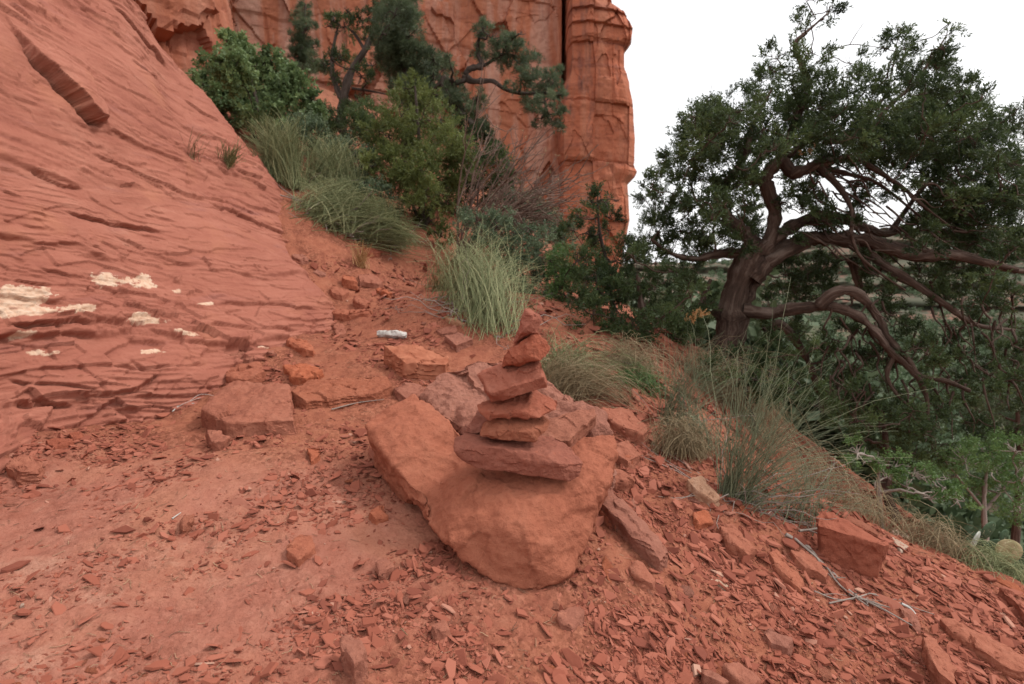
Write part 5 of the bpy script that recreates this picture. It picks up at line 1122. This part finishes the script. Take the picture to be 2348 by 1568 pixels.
clump('wiry_shrub', 'wiry grey green broom shrub with tangled stems on the rubble slope', onG(W6(2.75, (760, 1270), (790, 1285), (860, 1300))), W6(2.75, (850, 600), (900, 480), (980, 420), (1010, 560), (1060, 520), (1100, 620), (1150, 680), (1220, 720), (1290, 760), (1340, 840), (1390, 920), (1420, 1010), (1250, 880), (1120, 800), (960, 700), (800, 760), (1350, 1050)), 190, M_ephd, 45, .0014, jit=.11, droop=.03, woody=26, spread=.02, bend=.10, nseg=9)
clump('wiry_shrub', 'drooping lower wiry shrub tangle beside the tilted dark block', onG(W6(2.7, (900, 1330), (1080, 1340), (1200, 1330))), W6(2.72, (1150, 1000), (1250, 1020), (1330, 1080), (1380, 1130), (1300, 1160), (1200, 1120), (1420, 1200), (1480, 1170), (1100, 1060)), 160, M_ephd, 46, .0012, jit=.08, droop=.12, woody=16, spread=.05, nseg=9)
clump('wiry_shrub', 'smaller wiry shrub leaning right below the juniper trunk', onG(W6(3.4, (470, 840), (520, 850), (590, 850))), W6(3.4, (500, 560), (560, 500), (620, 480), (700, 500), (760, 560), (770, 640), (650, 580), (600, 620), (720, 700)), 190, M_ephd, 47, .0013, jit=.10, droop=.06, woody=10, spread=.03, nseg=8)
clump('dry_grass', 'straw coloured grass tuft arching beyond the top of the boulder', onG(np.array([at(*P1(x, y), 3.5) for x, y in [(1050, 480), (1130, 520), (1000, 440)]])), np.array([at(*P1(x, y), 3.5) for x, y in [(1000, 330), (1080, 330), (1180, 340), (1280, 380), (1380, 410), (1450, 480), (1300, 480), (1200, 430), (1480, 540)]]), 520, M_straw, 48, .0016, 'grass', jit=.09, droop=.22, spread=.07, bend=.4)
clump('green_grass', 'green grass tuft mixed with straw beyond the cairn', onG(np.array([at(*P1(x, y), 3.75) for x, y in [(1040, 420), (1120, 470)]])), np.array([at(*P1(x, y), 3.75) for x, y in [(990, 250), (1060, 270), (1130, 330), (1220, 330), (1010, 330), (1320, 350)]]), 420, M_eph, 49, .0017, 'grass', jit=.09, droop=.15, spread=.08, bend=.35)
clump('dry_grass', 'dry tan grass tuft below the smaller wiry shrub', onG(W6(3.05, (480, 1010), (560, 1020), (620, 1030))), W6(3.05, (420, 920), (500, 890), (580, 900), (650, 950), (680, 1000), (550, 950)), 480, M_straw, 50, .0014, 'grass', jit=.06, droop=.25, spread=.05, bend=.4)
clump('dry_grass', 'dry grass fringe on the slope edge behind the tilted block', onG(W6(3.0, (1420, 1300), (1520, 1340), (1600, 1380))), W6(3.0, (1380, 1220), (1460, 1240), (1540, 1270), (1620, 1320), (1680, 1360)), 150, M_straw, 51, .0014, 'grass', jit=.06, droop=.25, spread=.07, bend=.35)
clump('dry_grass', 'pale dry grass tuft on the slope edge near the cactus', onG(W6(2.9, (1750, 1470), (1850, 1520), (1950, 1560))), W6(2.9, (1720, 1400), (1800, 1400), (1880, 1430), (1960, 1480), (2010, 1530)), 300, M_straw, 52, .0014, 'grass', jit=.06, droop=.25, spread=.07, bend=.35)
clump('dry_grass', 'grey green grass tuft at the cactus foot', onG(W6(2.85, (2050, 1640), (2150, 1700), (2250, 1760))), W6(2.85, (2020, 1560), (2120, 1580), (2200, 1630), (2290, 1680)), 420, M_eph, 53, .0014, 'grass', jit=.06, droop=.2, spread=.07, bend=.35)
clump('dry_grass', 'tall straw tuft below the low dense juniper', onG(W6(4.0, (230, 640), (330, 660))), W6(4.0, (150, 530), (230, 500), (320, 520), (400, 560), (430, 620)), 420, M_straw, 57, .0018, 'grass', jit=.09, droop=.2, spread=.09, bend=.3)
clump('green_grass', 'green tuft in the shade under the low dense juniper', onG(W6(3.8, (230, 770), (300, 790), (380, 800))), W6(3.8, (180, 680), (260, 660), (340, 680), (420, 720)), 420, M_shrub, 58, .002, 'grass', jit=.08, droop=.15, spread=.09)
clump('dry_grass', 'sprawling mixed grass between the two wiry shrubs', onG(W6(3.2, (640, 900), (700, 960), (720, 1050))), W6(3.2, (600, 780), (680, 800), (740, 860), (770, 950), (650, 850)), 130, M_ephd, 59, .0014, 'grass', jit=.09, droop=.15, spread=.08)
clump('dry_grass', 'brown dead grass under the juniper trunk', onG(W6(4.6, (640, 640), (760, 680), (880, 720), (980, 760))), W6(4.6, (600, 520), (700, 540), (800, 560), (900, 600), (1000, 660)), 600, M_straw, 60, .0018, 'grass', jit=.11, droop=.2, spread=.12)
clump('dry_grass', 'ragged dry grass along the slope crest behind the wiry shrub', onG(W6(3.2, (960, 1000), (1100, 1070), (1250, 1140), (1380, 1210))), W6(3.2, (940, 900), (1050, 960), (1180, 1020), (1300, 1080), (1420, 1150)), 110, M_straw, 68, .0014, 'grass', jit=.08, droop=.2, spread=.08, bend=.3)
pB = slope_yz(dsp((527, 385)))[0]; xs_ = float(stp(pB))
clump('broom_shrub', 'tiny broom sprout growing out of the slickrock crack', [(xs_ - .03, pB[0], pB[1] - .02)], at(np.array([518, 528, 538, 545]) * DS, np.array([345, 335, 340, 350]) * DS, pB[0] - .1), 110, M_eph, 54, .0028, jit=.05, spread=.03)
pB = slope_yz(dsp((447, 365)))[0]; xs_ = float(stp(pB))
clump('dry_grass', 'wispy dry stalks rooted in the slickrock', [(xs_ - .03, pB[0], pB[1] - .02)], at(np.array([440, 447, 455]) * DS, np.array([325, 318, 330]) * DS, pB[0] - .1), 24, M_straw, 55, .0022, 'grass', jit=.05, spread=.03)
clump('dry_grass', 'golden dead sprig at the foot of the wide broom mound', onG(W4(5.9, (870, 1290), (890, 1290))), W4(5.9, (850, 1230), (880, 1230), (900, 1260)), 60, M_gold, 56, .0035, 'grass', jit=.05, spread=.03)

# ---- bare twiggy bush with pale seed heads
r_ = np.random.default_rng(61); b0 = W4(7.0, (1370, 1120))[0]; b0[2] = min(b0[2], G(b0[0], b0[1]) - .02); seg_ = []; tipsb = []
for k in range(42):
    tip = W4(7.0 + r_.normal(0, .4), (r_.uniform(1450, 1930), 0))[0]; tu = r_.uniform(0, 1); tp = W4(7.0 + r_.normal(0, .35), (1480 + 450 * tu ** .7 + r_.normal(0, 40), 740 + 330 * tu + r_.normal(0, 70)))[0]
    m1 = b0 + (tp - b0) * .45 + np.array([-.05, 0, .18]) + r_.normal(0, .08, 3); p = smooth_path([b0 + r_.normal(0, .04, 3), m1, tp], 9); p[2:] += np.cumsum(r_.normal(0, .016, (7, 3)), 0); seg_.append((p, np.linspace(.014, .004, 9)))
    for q_ in range(9):
        j = r_.integers(3, 9); e = p[j] + (tp - m1) * r_.uniform(.2, .6) + r_.normal(0, .13, 3); pp = smooth_path([p[j], (p[j] + e) / 2 + r_.normal(0, .03, 3), e], 9); pp[1:] += np.cumsum(r_.normal(0, .008, (8, 3)), 0)
        seg_.append((pp, np.linspace(.006, .0026, 9))); tipsb.append(e)
root = empty('bare_bush', b0); V, F, T = tubes(np.array([s_[0] for s_ in seg_]), np.array([s_[1] for s_ in seg_]), 5)
link('branches', mesh_np('branches', V - b0, F, attrs={'tc': T}), M_dtwig, root)
tb = np.array(tipsb)[::6]; V, F, T, _ = foliage(tb, np.full(len(tb), .02), r_, 'small', 12, .035, tbase=.9); link('seed_heads', mesh_np('seed_heads', V - b0, F, smooth=False, attrs={'tint': T}), M_straw, root)
tag(root, 'leafless grey twiggy bush fanning out before the orange cliff', 'shrub')

# ---- fallen twigs, sticks, bleached wood
def stick(pts, r0, mat, label, name='dead_twig', group=None, lift=.012, forks=0, seed=0, px=True):
    r_ = np.random.default_rng(seed + 500); p = ground_hit(*np.array(dsp(*pts)).T); p[:, 2] = G(p[:, 0], p[:, 1]) + lift; p = smooth_path(p, 12)
    p[:, 2] = np.maximum(p[:, 2], G(p[:, 0], p[:, 1]) + r0 * .5); sg_ = [(p, np.linspace(r0, r0 * .45, 12))]
    for k in range(forks):
        j = r_.integers(2, 10); d = (p[min(j + 2, 11)] - p[j - 1]); d = d / np.linalg.norm(d); e = p[j] + d * r_.uniform(.04, .14) + r_.normal(0, .035, 3); e[2] = G(e[0], e[1]) + r_.uniform(.0, .04); sg_.append((smooth_path([p[j], (p[j] + e) / 2 + r_.normal(0, .008, 3), e], 12), np.linspace(r0 * .55, r0 * .25, 12)))
    V, F, T = tubes(np.array([s_[0] for s_ in sg_]), np.array([s_[1] for s_ in sg_]), 6); b = p[0]
    return tag(link(name, mesh_np(name, V - b, F, attrs={'tc': T}), mat, loc=b), label, 'twig', group)
stick([(1800, 1240), (1870, 1275), (1920, 1330), (1960, 1370), (2020, 1405)], .0085, M_twig, 'thick grey dead branch lying down the slope under the wiry shrub', 'dead_branch', forks=5, seed=1)
stick([(1820, 1250), (1880, 1300), (1930, 1350), (1990, 1400)], .006, M_twig, 'second grey dead branch lying alongside the thick one', 'dead_branch', forks=4, seed=2)
stick([(1900, 1390), (1970, 1375), (2000, 1362), (2050, 1385), (2140, 1420)], .0035, M_twig, 'long thin grey twig lying across the slope below the dead branches', forks=2, seed=3)
stick([(1865, 1370), (1920, 1380), (1990, 1372)], .003, M_twig, 'short bent grey twig crossing the dead branches', forks=3, seed=4)
stick([(1830, 1240), (1880, 1215), (1900, 1180)], .006, M_twig, 'forked grey stick at the foot of the wiry shrub', forks=3, seed=5, lift=.03)
stick([(1990, 1175), (2030, 1140), (2080, 1110)], .004, M_twig, 'slim twig on the slope edge above the dry grass', forks=3, seed=6)
stick([(2065, 1395), (2085, 1405), (2100, 1425)], .006, M_wood, 'pale bleached splinter of wood beside the long rock plank', 'wood_splinter', seed=7)
stick([(395, 938), (415, 925), (445, 918)], .0035, M_wood, 'curved pale twig on the dirt left of the thick slab', forks=3, seed=8)
stick([(760, 940), (820, 930), (880, 925)], .004, M_twig, 'straight grey twig in front of the long low slab', seed=9)
stick([(395, 1195), (415, 1180)], .003, M_wood, 'short whitish stick among chips on the smooth shelf', seed=10)
stick([(920, 1455), (935, 1468)], .002, M_straw, 'tiny straw curl before the boulder', seed=11)
stick([(660, 700), (720, 730), (740, 712)], .005, M_twig, 'grey root twig at the path edge under the broom mound', forks=4, seed=12)
stick([(640, 455), (690, 470), (730, 485), (750, 540)], .007, M_twig, 'crooked grey dead twig under the broom clumps', forks=6, seed=13, lift=.04)
stick([(560, 405), (610, 412), (650, 400)], .007, M_dtwig, 'dark fallen twig at the tip of the slickrock', forks=3, seed=14, lift=.03)
wp = ground_hit(*np.array(dsp((865, 772), (930, 775))).T); wp[:, 2] = G(wp[:, 0], wp[:, 1]) + .02
ws = np.r_[wp + [0, 0, .025], wp - [0, 0, .02], wp + [0, .05, .02], wp + [0, -.03, .005], [wp.mean(0) + [0, 0, .045]]]
rock_obj('bleached_wood', ws, M_wood, 'bleached whitish chunk of weathered wood on the path', 'wood', maxlen=.015, bev=.006, amp=.008, freq=30., seed=3)
# loose needles and straw on the dirt
NS = 1500; uu = rng.uniform(-20, 1044, NS); vv = rng.uniform(330, 700, NS); H = ground_hit(uu, vv); okk = (H[:, 1] < 5) & ~on_slope(H[:, 0], H[:, 1]) & ~in_boulder(H[:, 0], H[:, 1]); H = H[okk]; m = len(H)
a_ = rng.uniform(0, 6.28, m); L = rng.uniform(.006, .02, m); t = np.linspace(-1, 1, 4); Pn = np.repeat(H[:, None], 4, 1); Pn[..., 0] += np.cos(a_)[:, None] * L[:, None] * t; Pn[..., 1] += np.sin(a_)[:, None] * L[:, None] * t
Pn[..., :2] += rng.normal(0, .0018, (m, 4, 2)); Pn[..., 2] = G(Pn[..., 0], Pn[..., 1]) + .004
V, F, T = tubes(Pn, np.full((m, 4), .0009) * rng.uniform(.7, 1.4, (m, 1)), 3)
tag(link('straw_litter', mesh_np('straw_litter', V, F, attrs={'tint': np.repeat(rng.uniform(0, 1, m), 12)}), M_litter), 'tiny bits of straw and dead needles strewn over the dirt', 'litter', kind='stuff')

# ---- prickly pear
def mat_pad(name, a, b):
    N = NB(name); co = N.coord(); v = N.n('ShaderNodeTexVoronoi'); v.inputs['Scale'].default_value = 38; N.l(co, v.inputs['Vector'])
    n_ = N.noise(co, 9, 4); c = N.mix(N.ramp(n_, [(.4, 0.), (.6, 1.)]), a, b); c = N.mix(N.ramp(v.outputs['Distance'], [(.10, .8), (.2, 0.)]), c, (.5, .42, .28))
    return N.fin(c, .6, N.bump(v.outputs['Distance'], .3, .01))
M_padg = mat_pad('cactus_pad', (.045, .075, .045), (.075, .115, .06)); M_padt = mat_pad('withered_pad', (.20, .17, .08), (.36, .28, .16)); M_padw = mat_pad('grey_pad', (.30, .32, .28), (.42, .43, .38))
def pad_mesh():
    t = np.linspace(0, np.pi, 13); a_ = np.linspace(0, 2 * np.pi, 25)[:-1]; V = []
    for q_ in t:
        for b in a_:
            r = math.sin(q_); zc = -math.cos(q_); V.append((r * math.cos(b) * (1 + .12 * zc), .15 * r * math.sin(b), zc + .9))
    F = [[i * 24 + j, i * 24 + (j + 1) % 24, (i + 1) * 24 + (j + 1) % 24, (i + 1) * 24 + j] for i in range(12) for j in range(24)]
    return np.array(V), np.array(F)
pv, pf = pad_mesh(); cy_ = 3.3; cbase = at(*P6(2110, 1560), cy_); cbase[2] = float(G(cbase[0], cbase[1]))
cz = empty('prickly_pear', cbase)
for (x, y, r, dep, ry, rx, mt) in [(2060, 1470, 60, .0, -1.0, .4, M_padw), (2100, 1450, 58, .06, .15, .2, M_padg), (2205, 1560, 66, -.1, .3, -.1, M_padt), (2150, 1530, 50, .1, -.3, .2, M_padg), (2290, 1580, 55, .05, .5, .1, M_padg), (2080, 1540, 50, .02, -.2, .1, M_padg), (2190, 1480, 40, .15, .1, .1, M_padg), (2240, 1640, 55, .0, .2, .2, M_padg)]:
    s_ = r * .1959 / FPX * cy_; me = mesh_np('pad', pv * s_, pf); p = at(*P6(x, y), cy_ + dep) - np.array([0, 0, .9 * s_])
    o = link('pad', me, mt, cz, loc=p - cbase); o.rotation_euler = (rx, ry, rng.uniform(-.4, .4))
tag(cz, 'small prickly pear cactus with green and withered pads at the slope edge', 'cactus')

# ------------------------------------------------------------------ scrub down in the valley
r_ = np.random.default_rng(77); NV = 4200
yv = 9 * (420 / 9) ** r_.uniform(0, 1, NV); xv = yv * r_.uniform(.12, 1.5, NV); zv = G(xv, yv)
keep = ~((yv < 30) & (xv < .35 * yv)); xv, yv, zv = xv[keep], yv[keep], zv[keep]; sz = np.clip(r_.uniform(.5, 1.3, len(xv)) * (1 + yv / 90), .5, 3.0)
hi_ = r_.integers(0, XF.size, 3200); hx, hy, hz = XF.ravel()[hi_], YF.ravel()[hi_], ZF.ravel()[hi_]; hx = hx + r_.uniform(-1.5, 1.5, 3200); vis = (hx > 20) & (r_.uniform(0, 1, 3200) < .8)
xv = np.r_[xv, hx[vis]]; yv = np.r_[yv, hy[vis] - 1]; zv = np.r_[zv, hz[vis]]; sz = np.r_[sz, r_.uniform(1.5, 4., vis.sum())]
C_, S_, T_ = [], [], []
for a, b, c, s_ in zip(xv, yv, zv, sz):
    n_ = int(np.clip(1200 / b, 16, 70)); p = r_.normal(size=(n_, 3)); p /= np.linalg.norm(p, axis=1)[:, None]; p *= r_.uniform(.4, 1, (n_, 1)) * s_; p[:, 2] = p[:, 2] * .8 + s_ * .6
    C_.append(np.array([a, b, c]) + p); S_.append(np.full(n_, s_ * (.7 if b < 40 else 1.1))); T_.append(np.clip(r_.normal(.4, .15) + r_.normal(0, .12, n_), .02, .98))
C_ = np.concatenate(C_); S_ = np.concatenate(S_); T_ = np.concatenate(T_)
V, F, T = bake(SPR['oak'], r_.integers(0, 6, len(C_)), rand_rot(r_.normal(size=C_.shape) + [0, 0, .5], r_), np.repeat(S_[:, None], 3, 1), C_, T_)
tag(link('valley_scrub', mesh_np('valley_scrub', V, F, smooth=False, attrs={'tint': T}), M_valley), 'mass of green scrub covering the valley floor far below', 'scrub', kind='stuff')
